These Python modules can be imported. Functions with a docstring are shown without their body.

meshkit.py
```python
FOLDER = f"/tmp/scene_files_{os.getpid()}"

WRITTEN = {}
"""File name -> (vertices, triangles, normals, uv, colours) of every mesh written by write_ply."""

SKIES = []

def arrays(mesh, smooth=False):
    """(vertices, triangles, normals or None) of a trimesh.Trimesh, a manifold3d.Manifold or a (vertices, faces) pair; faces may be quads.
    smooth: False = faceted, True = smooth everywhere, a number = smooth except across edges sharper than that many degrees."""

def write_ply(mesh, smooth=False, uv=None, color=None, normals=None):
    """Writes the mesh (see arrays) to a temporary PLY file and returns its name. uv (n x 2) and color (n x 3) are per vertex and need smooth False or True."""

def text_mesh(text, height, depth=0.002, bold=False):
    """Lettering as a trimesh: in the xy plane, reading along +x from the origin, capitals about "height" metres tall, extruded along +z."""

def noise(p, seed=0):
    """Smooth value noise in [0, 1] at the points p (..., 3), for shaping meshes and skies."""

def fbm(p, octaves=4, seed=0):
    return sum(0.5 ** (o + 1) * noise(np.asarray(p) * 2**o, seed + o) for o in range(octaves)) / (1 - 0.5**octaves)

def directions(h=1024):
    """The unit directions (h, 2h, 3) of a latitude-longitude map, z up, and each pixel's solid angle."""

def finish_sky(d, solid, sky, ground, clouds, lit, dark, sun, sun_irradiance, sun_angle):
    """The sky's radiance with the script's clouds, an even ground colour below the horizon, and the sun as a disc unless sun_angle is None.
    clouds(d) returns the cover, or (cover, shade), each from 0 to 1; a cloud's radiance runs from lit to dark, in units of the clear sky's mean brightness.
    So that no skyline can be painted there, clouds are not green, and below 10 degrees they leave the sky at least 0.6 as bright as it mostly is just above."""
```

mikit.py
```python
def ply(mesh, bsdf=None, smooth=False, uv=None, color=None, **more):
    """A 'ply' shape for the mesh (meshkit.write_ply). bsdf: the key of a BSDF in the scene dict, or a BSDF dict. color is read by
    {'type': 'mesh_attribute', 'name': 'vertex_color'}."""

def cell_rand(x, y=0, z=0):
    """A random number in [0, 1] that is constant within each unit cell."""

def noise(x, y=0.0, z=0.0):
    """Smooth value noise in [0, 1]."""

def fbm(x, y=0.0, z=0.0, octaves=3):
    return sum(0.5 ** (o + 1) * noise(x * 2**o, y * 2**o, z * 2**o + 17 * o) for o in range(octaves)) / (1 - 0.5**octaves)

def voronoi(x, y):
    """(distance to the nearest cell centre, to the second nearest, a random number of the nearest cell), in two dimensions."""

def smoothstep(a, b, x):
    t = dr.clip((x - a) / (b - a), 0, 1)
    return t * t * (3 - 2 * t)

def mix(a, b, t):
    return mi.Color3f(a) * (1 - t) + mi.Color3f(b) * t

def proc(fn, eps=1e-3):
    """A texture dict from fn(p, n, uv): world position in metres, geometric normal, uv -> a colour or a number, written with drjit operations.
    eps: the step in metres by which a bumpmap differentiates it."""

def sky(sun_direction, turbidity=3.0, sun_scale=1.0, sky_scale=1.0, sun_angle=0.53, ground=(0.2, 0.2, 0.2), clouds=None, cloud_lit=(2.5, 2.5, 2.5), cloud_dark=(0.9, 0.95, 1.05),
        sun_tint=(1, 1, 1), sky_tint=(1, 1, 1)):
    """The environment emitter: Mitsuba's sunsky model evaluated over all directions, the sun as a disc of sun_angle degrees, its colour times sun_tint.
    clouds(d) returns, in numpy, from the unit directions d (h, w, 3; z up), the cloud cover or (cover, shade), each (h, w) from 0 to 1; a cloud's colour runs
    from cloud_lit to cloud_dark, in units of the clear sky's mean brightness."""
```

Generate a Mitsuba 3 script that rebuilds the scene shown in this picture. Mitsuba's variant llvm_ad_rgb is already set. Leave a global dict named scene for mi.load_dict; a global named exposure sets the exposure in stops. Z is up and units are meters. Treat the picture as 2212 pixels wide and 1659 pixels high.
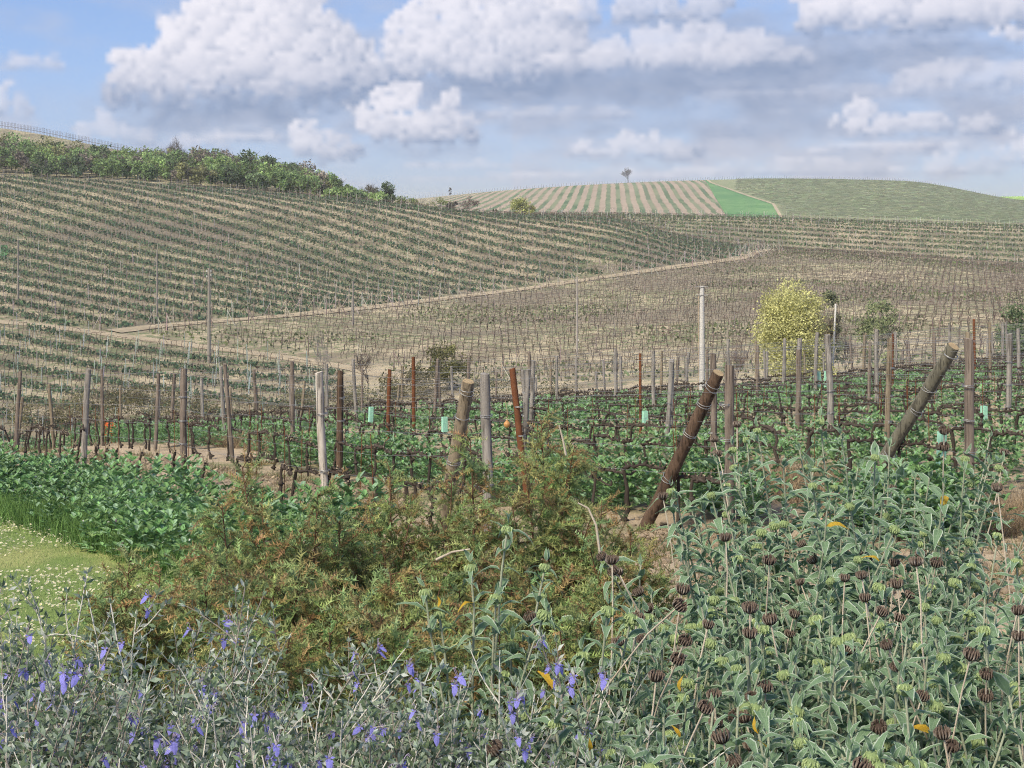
import math, random
import numpy as np, trimesh, shapely
import drjit as dr, mitsuba as mi
import mikit, meshkit
from scipy.interpolate import PchipInterpolator, RegularGridInterpolator
from mikit import noise, fbm, voronoi, cell_rand, smoothstep, mix

T = mi.ScalarTransform4f
scene, labels = {}, {}
R = np.random.default_rng(7)
random.seed(7)

# ------------------------------------------------------------------ camera, sky, exposure (eye at the origin, looking along +y)
W, HH, F, HOR = 1024, 768, 1540.0, 210.0
scene['camera'] = {'type': 'perspective', 'fov': 2 * math.degrees(math.atan(512 / F)), 'fov_axis': 'x', 'near_clip': 0.1, 'far_clip': 60000.0,
                   'principal_point_offset_y': (384 - HOR) / HH, 'medium': {'type': 'ref', 'id': 'air'},
                   'to_world': T().look_at(origin=[0, 0, 0], target=[0, 1, 0], up=[0, 0, 1])}
exposure = 1.85
# a thin spring haze fills the valley
scene['air'] = {'type': 'homogeneous', 'albedo': {'type': 'rgb', 'value': [.91, .945, .985]}, 'sigma_t': .00026}
scene['haze'] = {'type': 'cube', 'to_world': T().translate([0, 1640, 8]).scale([2600, 1700, 29]), 'bsdf': {'type': 'null'}, 'interior': {'type': 'ref', 'id': 'air'}}
labels['haze'] = {'label': 'thin spring haze over the valley', 'kind': 'stuff'}


def deg(px, py):
    """azimuth and elevation in degrees of a direction in the photograph"""
    az = math.atan((px - 512) / F)
    return math.degrees(az), math.degrees(math.atan((HOR - py) / F * math.cos(az)))


# thin distant cloud streaks: azimuth, base elevation, half width, height (degrees), lump seed, strength
BANKS = []
for px, py, hw, ht, s, k in [
        (620, 178, 150, 9, 1, .5), (790, 174, 130, 9, 2, .5), (345, 186, 34, 10, 4, .5), (460, 168, 60, 9, 25, .45), (250, 142, 40, 13, 26, .5), (560, 118, 80, 16, 13, .32), (470, 182, 80, 8, 31, .35),
        (35, 68, 30, 14, 16, .5), (900, 152, 90, 14, 24, .45), (980, 92, 90, 40, 15, .5), (800, 100, 110, 20, 33, .2), (660, 68, 120, 30, 21, .4)]:
    a, e = deg(px, py)
    BANKS.append((a, e, hw / F * 57.3, ht / F * 57.3, s, k))
# dark flat cloud bases and shaded decks between them
DECKS = []
for px, py, hw, hh, k in [(215, 112, 130, 22, .9), (650, 92, 260, 24, .95), (470, 88, 110, 14, .8), (830, 60, 240, 26, .9), (560, 60, 120, 14, .6), (900, 120, 200, 16, .6), (420, 150, 70, 9, .5), (330, 60, 40, 40, .6), (640, 130, 180, 14, .5), (720, 25, 90, 14, .7)]:
    a, e = deg(px, py)
    DECKS.append((a, e, hw / F * 57.3, hh / F * 57.3, k))
# cumulus heaps: azimuth and elevation of the middle of the base, width, height (degrees), seed, towers (place, top, size), body, puffs
HEAPS = []
for px, py, w, h, s, tw, k, m in [
        (630, 160, 150, 34, 45, [(-.6, .5, .10), (-.2, .8, .12), (.15, .95, .12), (.5, .7, .12), (.8, .4, .08)], .75, 16),
        (960, 178, 90, 34, 91, [(-.4, .9, .14), (.3, .6, .16), (.7, .4, .12)], .6, 12),
        (800, 172, 200, 22, 92, [(-.6, .7, .08), (-.1, .8, .09), (.3, .6, .09), (.7, .7, .08)], .45, 12),
        (1018, 170, 60, 46, 95, [(0, .9, .2), (-.5, .5, .16), (.5, .7, .16)], .7, 12),
        (110, 146, 100, 40, 67, [(-.5, .7, .13), (-.1, .95, .15), (.4, .6, .15), (.75, .4, .1)], .6, 14),
        (205, 150, 90, 24, 68, [(-.4, .7, .13), (.3, .8, .15)], .5, 12),
        (6, 120, 66, 44, 93, [(-.2, .9, .2), (.5, .6, .16)], .7, 12),
        (318, 162, 92, 60, 34, [(-.35, .72, .17), (.25, .55, .17), (-.1, .98, .07), (.7, .42, .12)], .85, 18),
        (412, 148, 130, 70, 23, [(-.6, .75, .13), (-.2, 1.0, .15), (.2, .6, .15), (.5, .88, .11), (.8, .5, .1)], .95, 22),
        (912, 138, 160, 44, 56, [(-.65, .95, .10), (-.2, .6, .12), (.3, .6, .12), (.75, .5, .1)], .8, 18),
        (35, 70, 70, 22, 16, [(-.4, .8, .14), (.4, .8, .14)], .4, 10),
        (232, 112, 280, 150, 4, [(-.1, .80, .12), (.12, 1.0, .13), (.36, .95, .12), (-.4, .64, .11), (-.68, .42, .09), (.62, .78, .10), (.8, .5, .07), (0, .45, .14), (.4, .5, .14)], 1.0, 30),
        (480, 92, 220, 130, 11, [(-.75, .6, .09), (-.5, .8, .11), (-.15, .92, .14), (.25, .95, .14), (.6, .85, .12), (-.8, .4, .07), (0, .5, .14), (.8, .6, .08)], .95, 28),
        (690, 76, 240, 60, 89, [(-.7, .6, .10), (-.3, .9, .12), (.1, .95, .12), (.5, .8, .12), (.8, .5, .08)], .7, 22),
        (940, 34, 280, 80, 78, [(-.7, .7, .10), (-.3, .9, .12), (.1, .9, .13), (.5, .9, .12), (.85, .7, .1)], .95, 24),
        (640, 26, 200, 60, 79, [(-.6, .8, .12), (0, .9, .14), (.6, .8, .12)], .8, 20),
        (1012, 42, 60, 22, 97, [(0, .9, .2), (.5, .6, .16)], .8, 10)]:
    a, e = deg(px, py)
    HEAPS.append((a, e, w / F * 57.3, h / F * 57.3, s, tw, k, m))
rs = random.Random(3)
for i in range(80):                                     # the same weather goes on all round
    a, e = rs.uniform(28, 332), rs.uniform(0.8, 9)
    w = rs.uniform(3, 9) * (0.5 + e / 8)
    HEAPS.append((a, e, w, w * rs.uniform(.2, .42), 100 + i, [(x, rs.uniform(.5, 1), rs.uniform(.1, .14)) for x in (-.65, -.25, .15, .5, .75)], rs.uniform(.5, 1), 14))
    if i % 2:
        DECKS.append((a + rs.uniform(-4, 4), e - rs.uniform(.2, .8), w * .8, .5 + e * .08, rs.uniform(.4, .9)))


def heap_balls(w, h, seed, towers, puffs):
    """centres and radii of the puffs of one cumulus, each budding smaller ones"""
    r_ = np.random.default_rng(seed)
    out = []
    for cx, top, cr in towers:
        for _ in range(puffs):
            t = r_.random() ** .8
            r = cr * w * r_.uniform(.35, .72) * (1 - .35 * t)
            c = np.array([cx * w / 2 + r_.normal(0, .5) * cr * w, r_.normal(0, .12) * w, .1 * h + t * max(top * h - r - .1 * h, 0)])
            out.append((*c, r))
            for _ in range(4):
                d = r_.normal(size=3) + [0, -.6, .35]
                d = d / np.linalg.norm(d)
                r1 = r * r_.uniform(.32, .55)
                c1 = c + d * r * .88
                out.append((*c1, r1))
                for _ in range(2):
                    d2 = r_.normal(size=3) + d
                    out.append((*(c1 + d2 / np.linalg.norm(d2) * r1 * .85), r1 * r_.uniform(.35, .6)))
    return np.array(out)


def rfbm(x, y, octaves, seed):
    """fractal noise whose lattice turns from octave to octave"""
    out, a, tot = 0, 1.0, 0
    for o in range(octaves):
        for t in (.6 + 1.1 * o, 1.9 + 1.1 * o):
            c, q = math.cos(t), math.sin(t)
            out = out + a * meshkit.noise(np.stack([x * c - y * q + 7.3 * o, x * q + y * c + 3.1 * o, 0 * x], -1), seed + 31 * o + int(10 * t))
            tot += a
        x, y, a = x * 2.03, y * 2.03, a * .52
    return np.clip(.5 + (out / tot - .5) * 1.5, 0, 1)


def sstep(a, b, x):
    t = np.clip((x - a) / (b - a), 0, 1)
    return t * t * (3 - 2 * t)


def clouds(d):
    az = np.degrees(np.arctan2(d[..., 0], d[..., 1])) % 360
    el = np.degrees(np.arcsin(np.clip(d[..., 2], -1, 1)))
    cover, shade = np.zeros(az.shape), np.zeros(az.shape)

    def over(c, s):
        nonlocal cover, shade
        shade = shade * (1 - c) + s * c
        cover = cover + (1 - cover) * c
        shade = np.where(cover > 0, shade, 0)
    low = el < 16
    i = np.where(low.any(1))[0]
    rows = slice(i[0], i[-1] + 1)
    A, E = az[rows], el[rows]
    c0, s0 = np.zeros(A.shape), np.zeros(A.shape)
    n_big = rfbm(A * .38, E * 1.05, 4, 5)
    n_mid = rfbm(A * 1.5, E * 3.6, 4, 6)
    warp_a, warp_e = rfbm(A * 1.1 + 31, E * 2.4, 4, 8) - .5, rfbm(A * 1.1 + 57, E * 2.4, 4, 9) - .5
    # a thin bright veil low down, thicker to the right
    veil = np.clip(sstep(.38, .75, n_big) * .55 * sstep(15, 2, E) + .28 * sstep(6, 0, E), 0, 1)
    right = sstep(-14, 12, np.where(A > 180, A - 360, A))
    veil = np.clip(veil + .32 * right * sstep(.3, .6, n_big), 0, 1)
    c0, s0 = veil, .45 + .25 * n_mid
    for a, e, w, h, k in DECKS:
        dx = ((A - a + 180) % 360 - 180) / w + warp_a * .9
        dy = (E - e) / h + warp_e * 1.4
        m = np.exp(-(dx ** 2) ** 1.3 - (dy ** 2)) * k
        s0 = s0 * (1 - m) + m * np.clip(.92 + .25 * (n_mid - .5), 0, 1)
        c0 = c0 + (1 - c0) * m
    for a, e, w, h, s, k in BANKS:
        x = ((A - a + 180) % 360 - 180) / w
        v = (E - e) / h
        near = (np.abs(x) < 1.5) & (v > -.6) & (v < 1.7)
        if not near.any():
            continue
        x, v, av, ev = x[near], v[near], A[near], E[near]
        sc = 1 / max(min(w / 2.6, 1.3), .45)                  # size of the billows, in degrees
        pu, pv = av * 1.25 * sc + s * 7.1, ev * 1.5 * sc + s * 3.3
        lump = rfbm(pu * .6, pv * .6, 4, s)

        def billow(du, dv):
            u2, v2 = pu + du, pv + dv
            return 1 - np.abs(2 * rfbm(u2, v2, 4, s + 40) - 1)
        bill = billow(0, 0)
        lit_side = billow(-.16, .20) - bill
        top = np.sqrt(np.clip(1 - x ** 2, 0, 1)) * (.60 + .85 * (lump - .3)) + .22 * (bill - .6)
        edge = top - v
        c = sstep(-.01, .09, edge) * sstep(-.28, .16, v + .5 * (lump - .5)) * k
        sh = .02 + .72 * sstep(.5, -.05, v + .5 * (lump - .5)) + 1.15 * lit_side + .30 * (1 - bill) + .10 * x
        sh = np.clip(sh, 0, 1)
        c0[near] = c0[near] + (1 - c0[near]) * c
        s0[near] = s0[near] * (1 - c) + sh * c
    SUNV = np.array([-.52, -.50, .70])
    for a, e, w, h, s, tw, k, m in HEAPS:
        dx = (A - a + 180) % 360 - 180
        near = (np.abs(dx) < w * .75) & (E > e - h * .45) & (E < e + h * 1.35)
        if not near.any():
            continue
        u = dx[near] * np.cos(np.radians(e)) + .30 * warp_a[near] * min(1, h)
        v = E[near] - e + .30 * warp_e[near] * min(1, h)
        wisp = rfbm(A[near] * 3.1 + s, E[near] * 3.6, 3, s)
        front, lam, dist = np.full(u.shape, -99.), np.zeros(u.shape), np.full(u.shape, -9.)
        for bx, by, bz, r in heap_balls(w, h, s, tw, m):
            i2 = np.where((np.abs(u - bx) < r * 1.3 + .2) & (np.abs(v - bz) < r * 1.3 + .2))[0]
            if not len(i2):
                continue
            x, z = u[i2] - bx, v[i2] - bz
            d2 = np.hypot(x, z)
            dist[i2] = np.maximum(dist[i2], r - d2)
            yy = np.sqrt(np.clip(r * r - d2 * d2, 0, None))
            f_ = -by + yy
            win = (d2 < r) & (f_ > front[i2])
            ii = i2[win]
            front[ii] = f_[win]
            lam[ii] = (x[win] * SUNV[0] - yy[win] * SUNV[1] + z[win] * SUNV[2]) / r
        base = sstep(-.05, .30, v / h + .35 * (wisp - .5))
        c = sstep(-.02, .09, dist + .16 * (wisp - .5)) * sstep(-.10, .16, v / h + .30 * (wisp - .5)) * k
        ex, ez = np.clip(u / w * 1.7, -.95, .95), np.clip(v / h * 1.6 - .75, -.95, .95)
        env = ex * SUNV[0] + ez * SUNV[2] - np.sqrt(np.clip(1 - ex * ex - ez * ez, 0, 1)) * SUNV[1]
        sh = .50 - .26 * lam - .38 * env + .66 * (1 - base) + .26 * (wisp - .5)
        sh = np.clip(sh, 0, 1)
        c0[near] = c0[near] + (1 - c0[near]) * c
        s0[near] = s0[near] * (1 - c) + sh * c
    over_low = sstep(16, 12, E)
    cover[rows], shade[rows] = c0 * over_low, s0
    # higher up, outside the frame: broken fair-weather cloud
    z = np.maximum(d[..., 2], .12)
    P = np.stack([d[..., 0] / z * .9, d[..., 1] / z * .9, az * 0], -1)
    up = meshkit.fbm(P + 3, 5, 21)
    ch = sstep(.46, .60, up) * .95
    sh = np.clip(.15 + sstep(.5, .75, up) * .5, 0, 1)
    k = sstep(10, 16, el)
    cover = np.maximum(cover, ch * k)
    shade = np.where(el > 14, sh, shade)
    return cover, shade


scene['sky'] = mikit.sky([-.45, -.62, .72], turbidity=3, sun_scale=.95, sun_angle=17, sky_scale=1.0, clouds=clouds,
                         cloud_lit=(2.75, 2.7, 2.95), cloud_dark=(.80, 1.06, 1.62), sun_tint=(.93, .995, 1.02), sky_tint=(.93, .94, 1.12))

# ------------------------------------------------------------------ the land: heights by feature lines running across the view
COL = [-400, 0, 128, 256, 384, 512, 600, 690, 768, 896, 1024, 1424]


def line(ds, ys=None, zs=None):
    ds = np.broadcast_to(np.asarray(ds, float), (len(COL),))
    t = (HOR - np.asarray(ys, float)) / F if ys is not None else np.broadcast_to(np.asarray(zs, float), (len(COL),)) / ds
    return ds, t


LINES = [
    line(.4, zs=-1.62), line(2.5, zs=-1.85), line(4.5, zs=-2.12), line(9, zs=-2.68), line(14, zs=-3.22),
    line(17.6, zs=[-3.5, -3.5, -3.55, -3.7, -3.82, -3.86, -3.82, -3.75, -3.68, -3.58, -3.52, -3.3]),
    line(20.6, zs=[-3.95, -3.97, -4.05, -4.2, -4.24, -4.18, -4.05, -3.86, -3.74, -3.66, -3.6, -3.4]),
    line(27, zs=[-4.7, -4.72, -4.75, -4.78, -4.8, -4.72, -4.6, -4.45, -4.35, -4.22, -4.15, -3.7]),
    line([42, 44, 46, 48, 50, 53, 55, 57, 58, 60, 62, 64], ys=[455, 452, 443, 435, 425, 417, 410, 404, 398, 385, 373, 345]),
    line(95, zs=[-17, -16.5, -16.5, -16.5, -16, -14.8, -14, -13.2, -12.6, -11.6, -10.8, -9]),
    line(130, ys=[403, 403, 400, 398, 392, 385, 379, 372, 365, 355, 345, 330]),
    line(176, ys=[318, 322, 328, 331, 332, 331, 328, 322, 317, 314, 312, 305]),
    line(235, ys=[240, 250, 256, 265, 281, 287, 285, 282, 280, 281, 285, 290]),
    line(300, ys=[160, 178, 184, 193, 204, 216, 219, 239, 250, 258, 268.5, 290]),
    line(345, ys=[140, 165, 172, 186, 205, 221, 236, 252, 261, 267, 273, 290]),
    line(410, ys=[110, 140, 158, 182, 204, 214.5, 215, 216.5, 218, 223, 226, 232]),
    line(460, ys=[95, 128, 152, 178, 206, 222, 225, 227, 229, 233, 236, 240]),
    line(600, ys=[120, 160, 172, 192, 207, 217, 219, 221, 222, 226, 229, 235]),
    line(780, ys=[160, 178, 186, 197, 203, 203, 202, 200, 199, 201, 213, 225]),
    line(1000, ys=[190, 196, 199, 202, 200.2, 190, 184.3, 180.6, 179, 181.3, 201, 215]),
    line(1170, ys=[200, 204, 206, 207, 206, 199, 195, 191, 190, 193, 206, 216]),
    line(1600, ys=[207, 208, 208, 208, 208, 207, 206, 205, 204, 202, 196.5, 200]),
    line(2200, ys=[209] * 12), line(3400, ys=[210.5] * 12)]
PX = np.arange(-560, 1585, 6.0)
LD = np.unique(np.concatenate([np.linspace(math.log(.4), math.log(12), 60), np.linspace(math.log(12), math.log(75), 120), np.linspace(math.log(75), math.log(480), 170), np.linspace(math.log(480), math.log(3250), 90)]))
cx = np.clip(PX, -400, 1424)
_d = np.array([PchipInterpolator(COL, np.log(d))(cx) for d, t in LINES])
_t = np.array([PchipInterpolator(COL, t)(cx) for d, t in LINES])
TAN = np.array([PchipInterpolator(_d[:, i], _t[:, i])(LD) for i in range(len(PX))])      # (px, depth): height over depth
_g = RegularGridInterpolator((PX, LD), TAN, bounds_error=False, fill_value=None)


def H(x, y):
    """height of the ground"""
    x, y = np.asarray(x, float), np.asarray(y, float)
    y = np.maximum(y, .41)
    px = np.clip(512 + F * x / y, PX[0], PX[-1])
    return _g(np.stack([px, np.clip(np.log(y), LD[0], LD[-1])], -1)) * y


def at(px, d):
    """ground point in the direction px at the depth d"""
    x = (px - 512) / F * d
    return np.array([x, d, float(H(x, d))])


def seen(px, py, dmin=5, dmax=1100):
    """the ground point that shows at px, py"""
    ds = np.exp(np.linspace(math.log(dmin), math.log(dmax), 1600))
    z = H((px - 512) / F * ds, ds)
    ok = HOR - F * z / ds <= py
    d = ds[np.argmax(ok)] if ok.any() else dmax
    return at(px, d)


# ------------------------------------------------------------------ mesh helpers
def unit(v):
    v = np.asarray(v, float)
    return v / np.maximum(np.linalg.norm(v, axis=-1, keepdims=True), 1e-12)


class Bag:
    """collects vertices, faces and a tone per vertex; becomes one mesh"""
    def __init__(self):
        self.v, self.f, self.c, self.n = [], [], [], 0

    def add(self, v, f, c=(1, 1, 1)):
        v, f = np.asarray(v, float), np.asarray(f, int)
        if f.ndim == 2 and f.shape[1] == 4:
            f = np.vstack([f[:, [0, 1, 2]], f[:, [0, 2, 3]]])
        self.v.append(v)
        self.f.append(f + self.n)
        self.c.append(np.broadcast_to(np.asarray(c, float), (len(v), 3)))
        self.n += len(v)
        return self

    def mesh(self):
        return np.vstack(self.v), np.vstack(self.f), np.clip(np.vstack(self.c), 0, 1)

    def ply(self, bsdf, smooth=False):
        v, f, c = self.mesh()
        return mikit.ply((v, f), bsdf, bool(smooth), color=c)


def segs(A, B, ra, rb, sides=4, c=(1, 1, 1)):
    """open tapered tubes from A to B (n x 3), as (v, f, colours)"""
    A, B = np.atleast_2d(A).astype(float), np.atleast_2d(B).astype(float)
    n = len(A)
    ra, rb = np.broadcast_to(ra, n), np.broadcast_to(rb, n)
    z = unit(B - A)
    h = np.where(np.abs(z[:, 2:3]) < .9, [[0, 0, 1.0]], [[1.0, 0, 0]])
    x = unit(np.cross(h, z))
    y = np.cross(z, x)
    th = np.arange(sides) * 2 * np.pi / sides
    ring = np.cos(th)[None, :, None] * x[:, None] + np.sin(th)[None, :, None] * y[:, None]
    v = np.concatenate([A[:, None] + ring * ra[:, None, None], B[:, None] + ring * rb[:, None, None]], 1)
    i = np.arange(sides)
    j = (i + 1) % sides
    q = np.vstack([np.stack([i, j, j + sides], 1), np.stack([i, j + sides, i + sides], 1)])
    f = (q[None] + (np.arange(n) * 2 * sides)[:, None, None]).reshape(-1, 3)
    c = np.broadcast_to(np.asarray(c, float), (n, 3)) if np.ndim(c) < 2 else np.asarray(c)
    return v.reshape(-1, 3), f, np.repeat(c, 2 * sides, 0)


def tube(path, radii, sides=6, cap=True, wob=0, rng=R):
    """a closed tube along a path, with a little unevenness"""
    P = np.asarray(path, float)
    n = len(P)
    radii = np.broadcast_to(radii, n)
    tan = unit(np.gradient(P, axis=0))
    h = np.array([0, 0, 1.0]) if abs(tan[0, 2]) < .9 else np.array([1.0, 0, 0])
    x = unit(np.cross(h, tan[0]))
    v = []
    th = np.arange(sides) * 2 * np.pi / sides
    for k in range(n):
        x = unit(x - tan[k] * np.dot(x, tan[k]))
        y = np.cross(tan[k], x)
        r = radii[k] * (1 + wob * rng.uniform(-1, 1, sides))
        v.append(P[k] + (np.cos(th)[:, None] * x + np.sin(th)[:, None] * y) * r[:, None])
    i = np.arange(sides)
    j = (i + 1) % sides
    f = [np.vstack([np.stack([i, j, j + sides], 1), np.stack([i, j + sides, i + sides], 1)]) + k * sides for k in range(n - 1)]
    v = np.vstack(v)
    if cap:                                                 # the ends have their own rims, so that they stay crisp
        v = np.vstack([v, v[:sides], v[-sides:], P[0], P[-1]])
        m = len(v)
        f.append(np.stack([j + n * sides, i + n * sides, i * 0 + m - 2], 1))
        f.append(np.stack([i + (n + 1) * sides, j + (n + 1) * sides, i * 0 + m - 1], 1))
    return v, np.vstack(f)


def place_many(tv, tf, tc, P, X, Y, Z):
    """copies of one template under the frames (P, X, Y, Z)"""
    P, X, Y, Z = (np.asarray(a, float) for a in (P, X, Y, Z))
    n, m = len(P), len(tv)
    v = P[:, None] + tv[None, :, 0:1] * X[:, None] + tv[None, :, 1:2] * Y[:, None] + tv[None, :, 2:3] * Z[:, None]
    f = (tf[None] + (np.arange(n) * m)[:, None, None]).reshape(-1, 3)
    return v.reshape(-1, 3), f


def frames(D, up=None, roll=None, rng=R):
    """X along D, with Y and Z square to it"""
    D = unit(D)
    u = rng.normal(size=D.shape) if up is None else np.broadcast_to(up, D.shape) + 1e-3 * rng.normal(size=D.shape)
    Y = unit(np.cross(u, D))
    return D, Y, np.cross(D, Y)


def leaves(P, D, L, Wd, up=None, tmpl='leaf', rng=R):
    tv, tf = TMPL[tmpl]
    X, Y, Z = frames(D, up, rng=rng)
    L, Wd = np.broadcast_to(L, len(P))[:, None], np.broadcast_to(Wd, len(P))[:, None]
    v, f = place_many(tv, tf, None, P, X * L, Y * Wd, Z * L)
    return v, f, len(tv)


TMPL = {
    'leaf': (np.array([[0, 0, 0], [.45, .5, .06], [.45, -.5, .06], [1, 0, -.06]]), np.array([[0, 2, 1], [1, 2, 3]])),
    'card': (np.array([[0, -.5, 0], [0, .5, 0], [1, -.35, .1], [1, .35, -.1]]), np.array([[0, 2, 3], [0, 3, 1]])),
    'needle': (np.array([[0, -.5, 0], [0, .5, 0], [1, 0, 0]]), np.array([[0, 2, 1]])),
    'blade': (np.array([[0, -.5, 0], [0, .5, 0], [.6, -.3, -.05], [.6, .3, -.05], [1, 0, -.22]]), np.array([[0, 2, 3], [0, 3, 1], [2, 4, 3]])),
    'fold': (np.array([[0, 0, 0], [.35, .5, .1], [.35, -.5, .1], [.8, .42, .05], [.8, -.42, .05], [1, 0, -.06]]), np.array([[0, 5, 1], [0, 2, 5], [1, 5, 3], [2, 4, 5]])),
    'oval': (np.array([[0, 0, 0], [.3, .42, .07], [.3, -.42, .07], [.7, .46, .05], [.7, -.46, .05], [1, .12, -.05], [1, -.12, -.05], [.5, 0, 0]]),
             np.array([[0, 7, 1], [0, 2, 7], [7, 3, 1], [7, 2, 4], [7, 5, 3], [7, 4, 6], [7, 6, 5]])),
}


def tones(base, n, amt, rng=R, per=1, hue=.06):
    """n tones around a colour, one per leaf"""
    b = np.asarray(base, float) * np.exp(rng.normal(0, amt, (n, 1))) * (1 + rng.normal(0, hue, (n, 3)))
    return np.repeat(np.clip(b, .003, .95), per, 0)


def put(key, shape, label=None, category=None, group=None, kind=None):
    assert key not in scene, key
    scene[key] = shape
    tag(key, label, category, group, kind)
    return key


def tag(key, label=None, category=None, group=None, kind=None):
    e = {k: v for k, v in dict(label=label, category=category, group=group, kind=kind).items() if v}
    if e:
        labels[key] = e


COUNT = {}


def name(base):
    n = COUNT.get(base, 0)
    COUNT[base] = n + 1
    return base if n == 0 else f'{base}_{n:03d}'


# ------------------------------------------------------------------ materials
VC = {'type': 'mesh_attribute', 'name': 'vertex_color'}


def pc(key, fn, rough=.9, spec=.2, **kw):
    scene[key] = {'type': 'twosided', 'bsdf': {'type': 'principled', 'base_color': mikit.proc(fn) if callable(fn) else fn, 'roughness': rough, 'specular': spec, **kw}}


scene['leaf_mat'] = {'type': 'principledthin', 'base_color': VC, 'roughness': .55, 'diff_trans': .55, 'eta': 1.35}
scene['waxy_leaf_mat'] = {'type': 'principledthin', 'base_color': VC, 'roughness': .42, 'diff_trans': .5, 'eta': 1.45}
pc('matte_mat', VC, .85, .25)
pc('metal_mat', {'type': 'rgb', 'value': [.42, .43, .44]}, .45, .5, metallic=.6)


def soil_fn(p, n, uv):
    a = fbm(p.x * .9, p.y * .9, 0, 4)
    b = fbm(p.x * 7, p.y * 7, p.z * 7, 4)
    g = smoothstep(.52, .72, fbm(p.x * .16 + 5, p.y * .16, 0, 4) * .6 + .4 * fbm(p.x * 1.7, p.y * 1.7 + 9, 0, 3))
    c = mix([.245, .195, .14], [.36, .30, .22], a)
    c = mix(c, [.17, .13, .09], smoothstep(.5, .75, b) * .6)
    return mix(c, [.105, .13, .055], g * .75)


def straw_fn(p, n, uv):
    a = fbm(p.x * .35, p.y * .35, 0, 4)
    b = fbm(p.x * 2.2, p.y * 2.2, 0, 3)
    w = fbm(p.x * .035 + 3, p.y * .05, 0, 3)
    c = mix([.185, .16, .12], [.345, .30, .215], smoothstep(.3, .7, a))
    c = mix(c, [.115, .145, .075], smoothstep(.42, .62, b * .6 + w * .4) * .8)
    return mix(c, [.17, .135, .12], smoothstep(.55, .7, w) * .6)


pc('soil_mat', soil_fn, .95, .1)
pc('straw_mat', straw_fn, .95, .1)
pc('road_mat', lambda p, n, uv: mix([.255, .215, .155], [.37, .32, .235], fbm(p.x * .8, p.y * .8, 0, 4)), .95, .1)


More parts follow.
